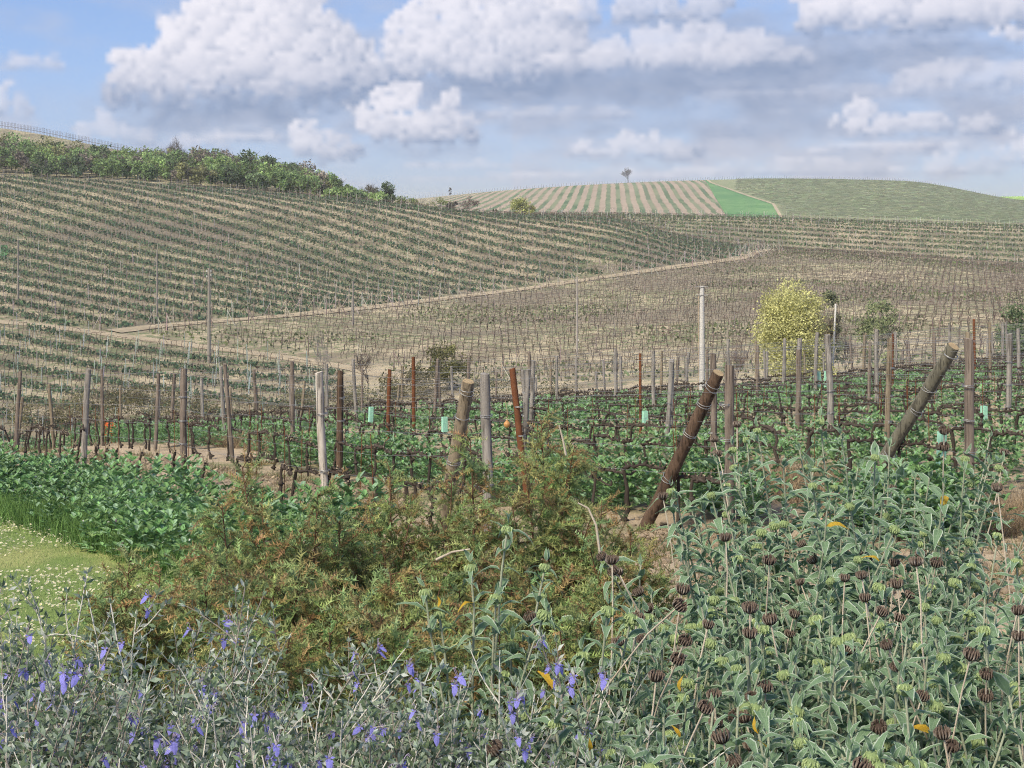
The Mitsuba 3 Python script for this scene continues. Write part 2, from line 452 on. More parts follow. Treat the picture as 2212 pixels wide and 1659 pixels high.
def stripes_fn(p, n, uv):
    s = (p.x - .064 * p.y + 1.2 * (fbm(p.y * .05, p.x * .01, 0, 3) - .5)) / 5.25
    k = dr.floor(s)
    w = s - k
    g = smoothstep(.50, .56, w) * smoothstep(1.0, .94, w)
    r = cell_rand(k, 3, 0)
    dense = smoothstep(.35, .75, fbm(k * 7.3, p.y * .022, 0, 3) + .25 * fbm(p.x * .5, p.y * .12, 0, 2) - .1)
    green = mix([.13, .165, .10], [.05, .10, .05], dense)
    soil = mix([.215, .175, .14], [.285, .235, .185], fbm(p.x * .25, p.y * .06, 0, 4))
    vine = smoothstep(.8, .97, dr.abs(2 * (w - .27) / .5)) * .25
    return mix(mix(soil, [.12, .11, .08], vine), green, g * (.75 + .25 * r))


def slope_fn(p, n, uv):
    s = (p.x * .32 + p.y * .95 + 5 * fbm(p.x * .02, p.y * .02, 0, 2)) / 5.4
    w = s - dr.floor(s)
    g = smoothstep(.45, .6, w) * smoothstep(1., .85, w)
    a = fbm(p.x * .018, p.y * .014, 0, 4)
    b = fbm(p.x * .3, p.y * .2, 0, 3)
    c = mix([.17, .185, .115], [.225, .225, .15], smoothstep(.35, .7, b))
    c = mix(c, [.27, .25, .135], smoothstep(.56, .72, a) * .45)
    return mix(c, mix([.11, .155, .085], [.15, .185, .10], b), g * .6 + .2)


pc('sun_toned_straw_mat', lambda p, n, uv: mix([.40, .33, .20], [.60, .51, .31], fbm(p.x * .5, p.y * .4, 0, 4)), .95, .1)  # bare straw, its colour brightened to carry a patch of sunlight
pc('stripe_mat', stripes_fn, .95, .1)
pc('slope_mat', slope_fn, .95, .1)
pc('meadow_mat', lambda p, n, uv: mix([.06, .155, .065], [.12, .225, .095], smoothstep(.35, .75, fbm(p.x * .035, p.y * .03, 0, 4) * .7 + .3 * fbm(p.x * .5, p.y * .5, 0, 3))), .95, .1)
pc('bright_field_mat', lambda p, n, uv: mix([.16, .30, .045], [.22, .36, .06], fbm(p.x * .02, p.y * .02, 0, 3)), .95, .1)
pc('lawn_mat', lambda p, n, uv: mix([.14, .20, .065], [.25, .27, .11], smoothstep(.5, .8, fbm(p.x * 1.1, p.y * 1.1, 0, 4))), .95, .1)

# ------------------------------------------------------------------ the ground sheet
gx = (PX[:, None] - 512) / F * np.exp(LD)[None]
gy = np.broadcast_to(np.exp(LD)[None], gx.shape)
gz = TAN * gy
nz = (meshkit.fbm(np.stack([gx, gy, gx * 0], -1) * .8, 4, 3) - .5) * .12 * np.clip((gy - 6) / 10, 0, 1)
gv = np.stack([gx, gy, gz + nz * (gy < 500)], -1).reshape(-1, 3)
ni, nj = gx.shape


def grid_faces(ni, nj):
    i, j = np.meshgrid(np.arange(ni - 1), np.arange(nj - 1), indexing='ij')
    a = (i * nj + j).ravel()
    return np.stack([a, a + nj, a + nj + 1, a + 1], 1)


gf = grid_faces(ni, nj)
far = np.exp(LD)[gf[:, 0] % nj] > 78
put('ground', mikit.ply((gv, gf[~far]), 'soil_mat', True), 'tan tilled earth with green weeds under the near vine rows', None, None, 'structure')
put('hills', mikit.ply((gv, gf[far]), 'straw_mat', True), 'rolling straw coloured hills planted with vines', None, None, 'structure')
back = np.array([[-30, -30, -1.62], [30, -30, -1.62], [.4 * (PX[-1] - 512) / F, .4, -1.62], [.4 * (PX[0] - 512) / F, .4, -1.62]])


def sheet(key, corners, nu, nv, lift, mat, label, wob=0, seed=1, kind='structure'):
    """a field laid over the land between two long edges given as lists of (px, depth)"""
    lo, hi = (np.array(c, float) for c in corners)
    t = np.linspace(0, 1, nu)

    def run(e):
        k = np.linspace(0, 1, len(e))
        return np.interp(t, k, e[:, 0]), np.interp(t, k, np.log(e[:, 1]))
    (p0, d0), (p1, d1) = run(lo), run(hi)
    s = np.linspace(0, 1, nv)[:, None]
    p, d = p0 * (1 - s) + p1 * s, np.exp(d0 * (1 - s) + d1 * s)
    x = (p - 512) / F * d
    v = np.stack([x, d, H(x, d) + lift], -1).reshape(-1, 3)
    return put(key, mikit.ply((v, grid_faces(nv, nu)), mat, True), label, None, None, kind)


def pxd(px, py, **k):
    q = seen(px, py, **k)
    return px, q[1]


sheet('striped_field', ([(432, 640), (560, 640), (727, 640)], [(432, 985), (560, 1010), (701.5, 1012)]), 120, 60, .15, 'stripe_mat', 'far hillside striped in brown and green rows')
DIAGF = [(790, 585), (780, 640)] + [pxd(p, y, dmin=650, dmax=1003) for p, y in ((772, 204.5), (758, 199.8), (745, 195.6), (732, 191), (718, 186), (710, 183.2))] + [(704, 1004)]
sheet('green_field', ([(727.5, 640), (702.5, 1004)], DIAGF), 60, 30, .15, 'meadow_mat', 'bright green wedge of meadow on the far hill')
sheet('field_edge', (DIAGF, [(p + 2.0 + .004 * (1000 - d), d) for p, d in DIAGF]), 60, 4, .3, 'road_mat', 'pale dry track along the green wedge')
sheet('far_slope', ([(p + 2.0 + .004 * (1000 - d), d) for p, d in DIAGF], [(1250, 585), (1250, 800), (1250, 1004)]), 60, 140, .15, 'slope_mat', 'far green brown vineyard slope with faint slanting rows')
sheet('distant_field', ([(960, 1250), (1300, 1250)], [(960, 1590), (1300, 1590)]), 30, 20, .3, 'bright_field_mat', 'sliver of bright green field behind the far hill')

# ------------------------------------------------------------------ roads, tracks, hillside vineyards
def W2(px, d):
    q = at(px, d)
    return q[0], q[1]


def S2(px, py, dmin=80, dmax=330):
    q = seen(px, py, dmin, dmax)
    return q[0], q[1]


def ribbon(key, pts, width, lift, mat, label, seed=0, kind='structure'):
    """a track along world points, with ragged edges, wheel ruts and a low crown"""
    P = np.array(pts, float)
    L = shapely.LineString(P)
    n = max(8, int(L.length / 1.2))
    C = np.array([L.interpolate(s).coords[0] for s in np.linspace(0, L.length, n)])
    C = np.stack([np.convolve(np.pad(C[:, k], 6, 'edge'), np.ones(13) / 13, 'valid') for k in (0, 1)], 1)
    t = unit(np.gradient(C, axis=0))
    nn = np.stack([-t[:, 1], t[:, 0]], 1)
    u = np.linspace(-1, 1, 9)
    w = width / 2 * (1 + .35 * (meshkit.fbm(np.stack([np.arange(n) * .15, np.arange(n) * 0, np.arange(n) * 0 + seed], -1), 3) - .5)[:, None] * 2)
    xy = C[:, None] + nn[:, None] * (u[None, :, None] * w[..., None])
    rut = -.05 * (np.exp(-((np.abs(u) - .5) / .15) ** 2))
    z = H(xy[..., 0], xy[..., 1]) + lift + rut[None] - .06 * (np.abs(u) > .95)
    v = np.concatenate([xy, z[..., None]], -1).reshape(-1, 3)
    return put(key, mikit.ply((v, grid_faces(n, 9)), mat, True), label, None, None, kind)


ribbon('dirt_road', [W2(-160, 182), S2(-20, 321), S2(60, 327), S2(100, 333), S2(150, 340), S2(205, 347), S2(280, 356), S2(365, 370), W2(440, 133), W2(520, 124), W2(600, 122), W2(670, 124), W2(720, 121), W2(800, 117), W2(1000, 112), W2(1300, 106)], 2.4, .10, 'road_mat', 'pale dirt road crossing below the hillside vineyard', 1)
ribbon('dirt_track', [S2(100, 334), S2(130, 329), S2(194, 323), S2(278, 318), S2(370, 308), S2(463, 296), S2(555, 284), S2(648, 272), S2(740, 260), W2(764, 296), W2(800, 312)], 2.4, .14, 'road_mat', 'sandy track running diagonally between two vineyards', 2)

WDIR = np.array([.785, -.62])
ROAD = [W2(-160, 180), S2(-20, 319), S2(60, 325), S2(98, 331)]
DIAG = [S2(140, 326), S2(194, 321), S2(278, 316), S2(370, 306), S2(463, 293), S2(555, 280.5), S2(648, 269), S2(740, 257.5), W2(764, 292)]
REG = {
    'left': shapely.Polygon(ROAD + DIAG + [W2(765, 304), W2(600, 306), W2(512, 305), W2(256, 304), W2(0, 303), W2(-160, 303)]),
    'low': shapely.Polygon([W2(-160, 176), S2(-20, 325), S2(60, 331), S2(100, 337), S2(150, 344), S2(205, 351), S2(280, 361), S2(340, 371), W2(330, 116), W2(230, 112), W2(60, 108), W2(-160, 108)]),
    'mid': shapely.Polygon([S2(133, 333), S2(205, 342), S2(280, 351), S2(365, 365), W2(430, 138), W2(520, 129), W2(640, 128), W2(900, 119), W2(1250, 110), W2(1250, 304), W2(1024, 304), W2(900, 304), W2(790, 304), S2(740, 262), S2(648, 274), S2(555, 286.5), S2(463, 299), S2(370, 311), S2(278, 321), S2(194, 327)]),
    'right': shapely.Polygon([W2(520, 350), W2(700, 346), W2(860, 340), W2(1250, 332), W2(1250, 414), W2(900, 414), W2(690, 412), W2(545, 414), W2(500, 400)]),
}
NOGREEN = shapely.Polygon([S2(905, 300, 100, 420), W2(1300, 330), W2(1300, 365), W2(960, 352), W2(880, 338)])


def rows_in(poly, w, spacing, step, off=0.0, jit=.1, rng=None):
    """points along straight rows: (x, y, row number, position along the row)"""
    rng = rng or np.random.default_rng(11)
    w = unit(w)
    n = np.array([-w[1], w[0]])
    c = np.array(poly.exterior.coords)
    a, b = c @ w, c @ n
    k = np.arange(math.floor(b.min() / spacing), math.ceil(b.max() / spacing) + 1)
    s = np.arange(a.min(), a.max(), step)
    K, S = np.meshgrid(k, s, indexing='ij')
    K, S = K.ravel(), S.ravel() + rng.uniform(0, step) * (K.ravel() % 7)
    S = S + rng.normal(0, jit * step, len(S))
    xy = S[:, None] * w + (K * spacing + off)[:, None] * n
    ok = shapely.contains_xy(poly, xy[:, 0], xy[:, 1])
    return xy[ok, 0], xy[ok, 1], K[ok], S[ok]


def low_vines(x, y, w, hgt, step, rng, wood=(.115, .092, .078), r=.026, keep=.93):
    """leafless vines of a distant row: a crooked trunk that bends into an arm along the wire"""
    ok = rng.random(len(x)) < keep
    x, y = x[ok], y[ok]
    n = len(x)
    z = H(x, y)
    w3 = np.array([w[0], w[1], 0])
    h = hgt * rng.uniform(.82, 1.08, n)
    g = np.stack([x, y, z - .05], -1)
    side = rng.normal(0, .07, (n, 2))
    m = g + np.stack([side[:, 0], side[:, 1], h * .6], -1)
    sgn = np.where(rng.random(n) < .85, 1, -1)[:, None]
    e = np.stack([x + rng.normal(0, .05, n), y + rng.normal(0, .05, n), z + h], -1) + w3 * (.12 * sgn)
    arm = e + w3 * sgn * step * rng.uniform(.75, 1.15, (n, 1)) + np.stack([rng.normal(0, .04, n), rng.normal(0, .04, n), rng.normal(0, .06, n)], -1)
    b = Bag()
    c = tones(wood, n, .25, rng)
    for A, B, ra, rb in ((g, m, r * 1.5, r * 1.2), (m, e, r * 1.2, r * 1.1), (e, arm, r * 1.05, r * .8)):
        b.add(*segs(A, B, ra, rb, 3, c))
    q = rng.random(n) < .8                                  # pruned spurs on the arm
    s0 = (e * .45 + arm * .55)[q]
    b.add(*segs(s0, s0 + np.stack([rng.normal(0, .08, q.sum()), rng.normal(0, .08, q.sum()), rng.uniform(.08, .2, q.sum())], -1), r * .7, r * .3, 3, c[q]))
    return b


def low_posts(x, y, hgt, r, col, rng, lean=.03, lo=.85):
    n = len(x)
    g = np.stack([x, y, H(x, y) - .1], -1)
    t = g + np.stack([rng.normal(0, lean * hgt, n), rng.normal(0, lean * hgt, n), hgt * rng.uniform(lo, 1.1, n) + .1], -1)
    return segs(g, t, r, r * .9, 4, tones(col, n, .22, rng))


def green_strip(x, y, w, width, hgt, size, rng, col, amt=.22):
    n = len(x)
    nrm = np.array([-w[1], w[0]])
    u = rng.uniform(-1, 1, n)
    xy = np.stack([x, y], -1) + nrm * (u * width / 2)[:, None]
    z = H(xy[:, 0], xy[:, 1]) + hgt * np.sqrt(1 - .75 * u * u) * rng.uniform(.15, 1, n) - size * .3
    P = np.column_stack([xy, z])
    D = unit(np.column_stack([rng.normal(0, .7, (n, 2)), rng.uniform(.3, 1.2, n)]))
    v, f, m = leaves(P, D, size * rng.uniform(.7, 1.4, n), size * rng.uniform(.6, 1.1, n), tmpl='card', rng=rng)
    return v, f, tones(col, n, amt, rng, m)


rv = np.random.default_rng(21)
GREEN = (.12, .185, .115)


def vineyard(region, w, key, words, off=0, green=True, step=.85, vh=.8, post=1.55, pr=.035, pcol=(.36, .335, .31), pstep=5.2, gw=2.0, gsize=.32, gper=.055, gcol=GREEN, gh=.42, spacing=2.5, par=0, gkeep=.94, patch=.22):
    poly = REG[region]
    x, y, k, s = rows_in(poly, w, spacing, step, off, .12, rv)
    put(key + '_vines', low_vines(x, y, unit(w), vh, step, rv).ply('matte_mat'), f'leafless brown vines of {words}', 'vines', None, 'stuff')
    x, y, k, s = rows_in(poly, w, spacing, pstep, off, .06, rv)
    b = Bag().add(*low_posts(x, y, post, pr, pcol, rv))
    put(key + '_posts', b.ply('matte_mat'), f'thin grey vine posts of {words}', 'posts', None, 'stuff')
    if green:
        x, y, k, s = rows_in(poly, w, spacing, gper, off + spacing / 2, .5, rv)
        nn = meshkit.fbm(np.stack([k * 3.7, s * .05, k * 0], -1), 3, 5)
        bare = meshkit.fbm(np.stack([x * .02, y * .02, x * 0 + 4], -1), 3, 8)
        ok = (k % 2 == par) & (nn > patch - .1) & (bare > .2) & (rv.random(len(x)) < gkeep)
        ok &= ~shapely.contains_xy(NOGREEN, x, y)
        v, f, c = green_strip(x[ok], y[ok], unit(w), gw, gh, gsize, rv, gcol)
        put(key + '_cover_crop', Bag().add(v, f, c).ply('leaf_mat'), f'green cover crop in every second row of {words}', 'cover crop', None, 'stuff')


vineyard('left', WDIR, 'hillside', 'the big left hill', post=1.75)
vineyard('low', WDIR, 'lower_slope', 'the slope below the dirt road', off=.6, vh=.85, post=1.75, pcol=(.36, .42, .40), pstep=4.2, gsize=.26, gper=.05, gw=1.5, gh=.5)
vineyard('mid', WDIR + np.array([.12, .0]), 'valley', 'the bare brown middle vineyard', green=False, vh=.95, step=.95, post=1.55, pstep=6.0, pcol=(.26, .22, .185))
vineyard('right', np.array([1, -.06]), 'far_right', 'the terraced slope on the right', post=1.9, pcol=(.46, .45, .40), pr=.045, pstep=6, gsize=.45, gper=.14, gcol=(.125, .185, .095), step=1.0, gw=1.7, spacing=2.6)

# weeds and straw tufts between the vines of the middle vineyard
x, y, k, s = rows_in(REG['mid'], WDIR, 2.5, .30, .9, .5, rv)
q = meshkit.fbm(np.stack([x * .03, y * .05, x * 0], -1), 4, 12)
ok = (q > .5) & (rv.random(len(x)) < .7)
v, f, c = green_strip(x[ok], y[ok], unit(WDIR), 1.6, .16, .3, rv, (.165, .205, .10))
put('valley_weeds', Bag().add(v, f, c).ply('leaf_mat'), 'low green weeds between the rows of the bare brown middle vineyard', 'weeds', None, 'stuff')

# thinner growth in the other rows of the big left hill
x, y, k, s = rows_in(REG['left'], WDIR, 2.5, .16, 1.25, .5, rv)
q = meshkit.fbm(np.stack([x * .06, y * .06, x * 0], -1), 4, 15)
ok = (k % 2 == 1) & (rv.random(len(x)) < .08 + .7 * (q - .4))
v, f, c = green_strip(x[ok], y[ok], unit(WDIR), 2.0, .22, .3, rv, (.15, .175, .105))
put('hillside_weeds', Bag().add(v, f, c).ply('leaf_mat'), 'thin grey green weeds in the barer rows of the big left hill', 'weeds', None, 'stuff')

# end posts with struts along the tracks: the largest ones stand alone as things
ends = []
for poly, w, off, first in ((REG['left'], WDIR, 0, True), (REG['mid'], WDIR + np.array([.12, 0]), 0, False)):
    u = unit(w)
    x, y, k, s = rows_in(poly, w, 2.5, .5, off, 0, np.random.default_rng(5))
    for kk in np.unique(k):
        m = np.where(k == kk)[0]
        j = m[np.argmax(s[m])] if first else m[np.argmin(s[m])]
        px = 512 + F * x[j] / y[j]
        if -60 < px < 780:
            ends.append((x[j], y[j], u if first else -u, px))
n_far = sum(1 for e in ends if np.dot(e[2], WDIR) > 0)
for i, (x, y, u, px) in enumerate(ends):
    pos = ['left of the road junction', 'just right of the road junction', 'in the left half', 'in the middle', 'in the right half', 'at its upper end'][int(np.searchsorted([130, 250, 370, 490, 610], px))]
    g = np.array([x, y, float(H(x, y))])
    t = g + np.array([rv.normal(0, .06), rv.normal(0, .06), 1.9])
    ft = g + np.append(-u * 1.25, 0)
    ft[2] = float(H(ft[0], ft[1])) - .05
    e = Bag()
    col = (.40, .37, .33) if rv.random() < .6 else (.2, .17, .15)
    e.add(*tube([g - [0, 0, .2], t], [.06, .055], 5), tones(col, 12, .05)[:1])
    e.add(*tube([ft, g * .12 + t * .88], [.05, .045], 5), tones(col, 12, .05)[:1])
    key = name('braced_end_post')
    put(key, e.ply('matte_mat'), f'braced wooden row end post, {"far" if i < n_far else "near"} side of sandy track, {pos}', 'post', f'braced row ends on the {"far" if i < n_far else "near"} side of the track, {pos}')

sheet('sun_toned_straw_field', ([(1180, 332), (1010, 338), (935, 342), (890, 343)], [(1180, 362), (1040, 358), (980, 352), (900, 345)]), 50, 20, .08, 'sun_toned_straw_mat', 'bare straw patch with sunlight painted in gold at the right end of the terraced slope')  # real straw, with the sunlit patch painted into its golden tone

_q = [seen(p, y, 80, 330)[1] for p, y in ((4, 258), (4, 246))]
sheet('grass_patch', ([(-60, _q[0]), (2, _q[0]), (9, _q[0] + 3)], [(-60, _q[1]), (2, _q[1]), (7, _q[1])]), 20, 8, .12, 'meadow_mat', 'bright green grass patch in the big left vineyard at the left edge')

# upper vineyard on the left skyline
x = np.arange(-90, 128, 1.45)
g = np.array([at(p, 458 - .05 * p) for p in x])
sel = rv.random(len(x)) < .97
bb = Bag().add(*segs(g[sel], g[sel] + np.column_stack([rv.normal(0, .05, (sel.sum(), 2)), rv.uniform(1.7, 2.2, sel.sum())]), .05, .045, 4, tones((.22, .2, .2), sel.sum(), .2, rv)))
for h in (.8, 1.4, 1.9):
    bb.add(*segs(g[:-1] + [0, 0, h], g[1:] + [0, 0, h], .018 if h > 1 else .07, .018 if h > 1 else .07, 3, (.12, .10, .09)))
put('skyline_vine_row', bb.ply('matte_mat'), 'row of thin vine posts and wires along the straw coloured skyline above the wood', 'vine row', None, 'stuff')

# posts along the crest of the far hill
b = Bag()
for lo, hi, step in ((396, 705, 2.9), (705, 1060, 2.2)):
    p = np.arange(lo, hi, step) + rv.normal(0, .25, len(np.arange(lo, hi, step)))
    dd = np.full(len(p), 998.0)
    x = (p - 512) / F * dd
    g = np.stack([x, dd, H(x, dd)], -1)
    b.add(*segs(g, g + np.column_stack([rv.normal(0, .15, (len(p), 2)), rv.uniform(1.4, 2.3, len(p))]), .09, .08, 4, tones((.3, .29, .28), len(p), .2, rv)))
put('crest_posts', b.ply('matte_mat'), 'tiny vine posts standing along the crest of the far hill', 'posts', None, 'stuff')

# rows of vines on the far right slope and among the stripes: too far to pick apart
b = Bag()
n = 15000
p, d = rv.uniform(735, 1080, n), np.exp(rv.uniform(math.log(660), math.log(1000), n))
edge = np.interp(d, [q[1] for q in DIAGF], [q[0] + 5 for q in DIAGF])
ok = p > edge
x, y = ((p - 512) / F * d)[ok], d[ok]
u = unit(np.array([.95, -.32]))
nn = np.array([.32, .95])
sc = np.round((x * nn[0] + y * nn[1]) / 5.4) * 5.4 - (x * nn[0] + y * nn[1])
x, y = x + nn[0] * sc, y + nn[1] * sc
z = H(x, y)
A = np.stack([x, y, z + .35], -1)
b.add(*segs(A, A + np.column_stack([u[0] * np.full(len(x), 3.), u[1] * np.full(len(x), 3.), np.zeros(len(x))]), .14, .12, 3, tones((.15, .185, .115), len(x), .3, rv)))
put('far_slope_vines', b.ply('matte_mat'), 'faint slanting vine rows on the far green brown slope', 'vines', None, 'stuff')

# ------------------------------------------------------------------ trees
def branch_tree(h, spread, rng, levels=4, r0=.16, lean=0, up=.75, kids=4, trunk=.3):
    """limbs of a tree, as segments, and the tips"""
    A, B, ra, rb, tips = [], [], [], [], []

    def grow(p, d, L, r, lev):
        q = p + d * L
        A.append(p), B.append(q), ra.append(r), rb.append(r * .7)
        if lev == 0:
            tips.append(q)
            return
        for _ in range(kids if lev < levels else kids + 1):
            dd = unit(d * .55 + np.array([rng.normal(0, spread), rng.normal(0, spread), rng.normal(up * .45, .25)]))
            grow(p + d * L * rng.uniform(.55, 1), dd, L * rng.uniform(.55, .85), r * .58, lev - 1)
    grow(np.zeros(3), unit(np.array([lean, 0, 1.0])), h * trunk, r0, levels)
    A, B, tips = np.array(A), np.array(B), np.array(tips)
    s = h / max(B[:, 2].max(), .1)
    return A * s, B * s, np.array(ra), np.array(rb), tips * s


def tree(key, loc, h, w, crown, n, size, label, rng, kind='round', wood=(.10, .085, .075), group=None, cat='tree', bare=.0, levels=3, r0=None, trunk=.3, low=.15, amt=.22):
    """trunk and limbs, and a crown of small leaf faces in uneven clumps"""
    A, B, ra, rb, tips = branch_tree(h * .95, .62, rng, levels, r0 or h * .018, trunk=trunk)
    lat = max(np.abs(B[:, :2]).max(), .1)
    k = np.array([w / 2 / lat, w / 2 / lat, 1.0])
    A, B, tips = A * k, B * k, tips * k
    b = Bag().add(*segs(A + loc, B + loc, ra, rb, 4 if levels < 4 else 3, tones(wood, len(A), .1, rng)))
    put(f'{key}__trunk', b.ply('matte_mat'))
    if n:
        m = max(6, int(n / 70))
        if kind == 'round':
            u = unit(rng.normal(size=(m, 3))) * rng.uniform(.35, 1, (m, 1)) ** .6
            c = u * [w * .42, w * .42, h * (1 - low) * .42] + [0, 0, h * (low + (1 - low) * .5)]
        elif kind == 'tall':
            zz = rng.uniform(low, 1, m)
            rr = w * .42 * np.sqrt(np.clip(1 - ((zz - .45) / .6) ** 2, .05, 1))
            th = rng.uniform(0, 6.3, m)
            c = np.stack([np.cos(th) * rr * rng.uniform(.2, 1, m), np.sin(th) * rr * rng.uniform(.2, 1, m), zz * h], -1)
        else:
            c = tips[rng.integers(0, len(tips), m)]
        cr = rng.uniform(.1, .2, m) * w
        i = rng.integers(0, m, n)
        P = c[i] + unit(rng.normal(size=(n, 3))) * (cr[i] * rng.uniform(.3, 1, n) ** .5)[:, None] * [1, 1, .8]
        P[:, 2] = np.maximum(P[:, 2], h * low * .6)
        D = unit(rng.normal(size=(n, 3)) + [0, 0, .2])
        v, f, q = leaves(P + loc, D, size * rng.uniform(.6, 1.4, n), size * rng.uniform(.4, .9, n), tmpl='leaf', rng=rng)
        ct = np.exp(rng.normal(0, .16, (m, 1)))[i]
        col = np.asarray(crown)[None] * ct * np.exp(rng.normal(0, amt, (n, 1)))
        put(f'{key}__crown', Bag().add(v, f, np.repeat(np.clip(col, .004, .9), q, 0)).ply('leaf_mat'))
    tag(key, label, cat, group)
    return key


rt = np.random.default_rng(33)
# the wood on the left hill: (px, depth, height, width, kind)
wood_top = lambda p: float(np.interp(p, [-60, 0, 40, 110, 160, 220, 256, 300, 330, 360, 400], [134, 137, 141, 147, 148, 150, 154, 164, 174, 189, 203]))
kinds = {'g': ((.22, .325, .14), 'leafy green'), 'l': ((.30, .42, .17), 'fresh light green'), 'd': ((.14, .20, .11), 'dark green'), 'b': ((.285, .25, .215), 'bare brown twiggy'), 'o': ((.27, .285, .14), 'olive green')}
slots = []
for row, (d0, n_row) in enumerate(((311, 44), (322, 44), (336, 44), (352, 40), (372, 24))):
    for i in range(n_row):
        p = -70 + (i + rt.uniform(.1, .9)) * (470 - row * 12) / n_row
        slots.append((p, d0 + rt.uniform(-5, 7), row))
for p, d, row in slots:
    if p > 395 or (row == 4 and p < 190):
        continue
    g = at(p, d)
    ybase = HOR - F * g[2] / d
    room = (ybase - wood_top(p)) * d / F
    h = float(np.clip(room * (rt.uniform(.5, .8) if row == 0 else rt.uniform(.78, 1.15)), 2.6, 8.5)) * (1 if p < 330 else .8)
    if p > 330:
        h = min(h, 4.5)
    left = p < 95
    kd = rt.choice(list('ggldbo'), p=[.2, .12, .08, .14, .34, .12]) if left else rt.choice(list('ggldbo'), p=[.28, .14, .22, .14, .14, .08])
    col, words = kinds[kd]
    col = np.array(col) * np.exp(rt.normal(0, .12))
    wd = max(h, 3.6) * rt.uniform(1.1, 1.7)
    key = name('wood_tree')
    where = ('front edge' if row == 0 else 'lower half' if row < 3 else 'top line') + (', far left' if p < 90 else ', left of middle' if p < 190 else ', right of middle' if p < 290 else ', thin right end')
    label = f'{words} tree in the hillside wood, {where}'
    if kd == 'b':
        tree(key, g - [0, 0, .1], h, wd * .9, col, 460, .5, label, rt, 'round' if rt.random() < .5 else 'twig', wood=(.18, .16, .14), group=f'{words} trees of the wood: {where}', levels=4, r0=.08, amt=.3)
    else:
        tree(key, g - [0, 0, .1], h, wd, col, 640, .6, label, rt, 'round', group=f'{words} trees of the wood: {where}', low=.05, levels=2)

# trees that stand out
def bare(key, px, d, h, w, label, levels=5, wood=(.14, .12, .11), r0=.12, cat='tree', n=0, crown=(.15, .12, .11), trunk=.28, size=.3):
    return tree(key, at(px, d) - [0, 0, .15], h, w, crown, n, size, label, rt, 'twig', wood=wood, levels=levels, r0=r0, cat=cat, trunk=trunk)


bare('bare_tree', 169, 352, 9.8, 7.5, 'bare pale twiggy tree rising above the wood', r0=.13)
bare('bare_tree_001', 179, 356, 8.4, 6, 'smaller bare tree right beside the tallest bare tree above the wood', r0=.11)
bare('bare_tree_002', 235, 345, 6.5, 6, 'bare tree on the skyline over the green part of the wood', r0=.1)
bare('bare_tree_003', 306, 335, 5.2, 5, 'bare grey tree on the slope at the thin end of the wood', r0=.1)
bare('bare_tree_004', 369, 322, 4.6, 6.0, 'round bare tree just left of the dark dome shaped tree', r0=.1, n=260, crown=(.14, .15, .10))
tree('round_tree', at(385, 321) - [0, 0, .2], 5.2, 5.2, (.11, .16, .075), 1500, .4, 'dome shaped dark green tree at the right end of the wood', rt, 'round', low=.05)
tree('bushy_tree', at(340, 322) - [0, 0, .2], 4.3, 2.6, (.17, .21, .11), 500, .35, 'slim light green tree on the skyline left of the round bare tree', rt, 'tall')
for i, (px, d, h, w, col, lab) in enumerate([(405, 330, 2.6, 6, (.21, .28, .11), 'low pale green scrub right of the dome shaped tree'), (421, 345, 3.0, 6, (.24, .28, .11), 'yellow green scrub in the dip before the striped hill'),
                                             (440, 352, 3.4, 6, (.23, .27, .12), 'light green scrub below the small dark skyline tree'), (452, 330, 2.6, 3, (.11, .10, .085), 'dark brown bush at the foot of the striped hill'),
                                             (495, 345, 2.2, 4, (.10, .12, .09), 'small dark bush left of the big yellow green willow')]):
    tree(name('scrub_bush'), at(px, d) - [0, 0, .2], h, w, col, 420, .4, lab, rt, 'round', low=.03, levels=2, cat='bush')
bare('bare_shrub', 469, 338, 4.4, 6.5, 'reddish brown bare shrubs at the foot of the striped hill', r0=.06, n=300, crown=(.15, .11, .10), trunk=.18, cat='shrub')
tree('willow_tree', at(522, 322) - [0, 0, 1.0], 6.2, 5.6, (.40, .43, .17), 3200, .34, 'yellow green round willow in front of the striped far hill', rt, 'round', low=.02, wood=(.15, .12, .09))
tree('yellow_bush', at(557, 318) - [0, 0, .6], 2.0, 3.2, (.45, .45, .13), 420, .28, 'tiny yellow bush behind the vineyard ridge below the stripes', rt, 'round', low=.02, cat='bush')
bare('skyline_tree', 628, 985, 11.2, 11.5, 'lone bare tree on the crest of the far striped hill', levels=5, r0=.26, wood=(.11, .095, .09), trunk=.26)
tree('small_skyline_tree', at(450, 990) - [0, 0, .3], 5.2, 3.2, (.035, .03, .03), 260, .6, 'small dark tree on the left shoulder of the far hill', rt, 'tall')

# valley trees in front of the middle vineyard
tree('yellow_tree', at(793, 108) - [0, 0, .2], 9.0, 5.7, (.60, .60, .28), 21000, .17, 'bright yellow green tree in the valley', rt, 'round', low=.03, wood=(.12, .09, .06), levels=4, r0=.10, amt=.18)
tree('low_yellow_bush', at(816, 107) - [0, 0, .2], 2.9, 3.8, (.58, .58, .25), 2400, .18, 'yellow bush at the right foot of the bright yellow tree', rt, 'round', low=.03, cat='bush')
tree('slim_tree', at(832, 111) - [0, 0, .2], 7.2, 2.4, (.27, .30, .18), 1500, .24, 'thin dull green tree behind the right side of the yellow tree', rt, 'tall', wood=(.16, .14, .12), levels=4, r0=.06)
tree('feathery_tree', at(878, 110) - [0, 0, .2], 6.4, 3.6, (.28, .33, .18), 2000, .22, 'airy pale green tree right of the white pole', rt, 'tall', wood=(.25, .22, .19), levels=4, r0=.05)
tree('green_tree', at(1018, 100) - [0, 0, .2], 5.4, 3.6, (.17, .235, .12), 2600, .2, 'green tree cut by the right edge above the vine posts', rt, 'round', low=.1, wood=(.12, .1, .08))
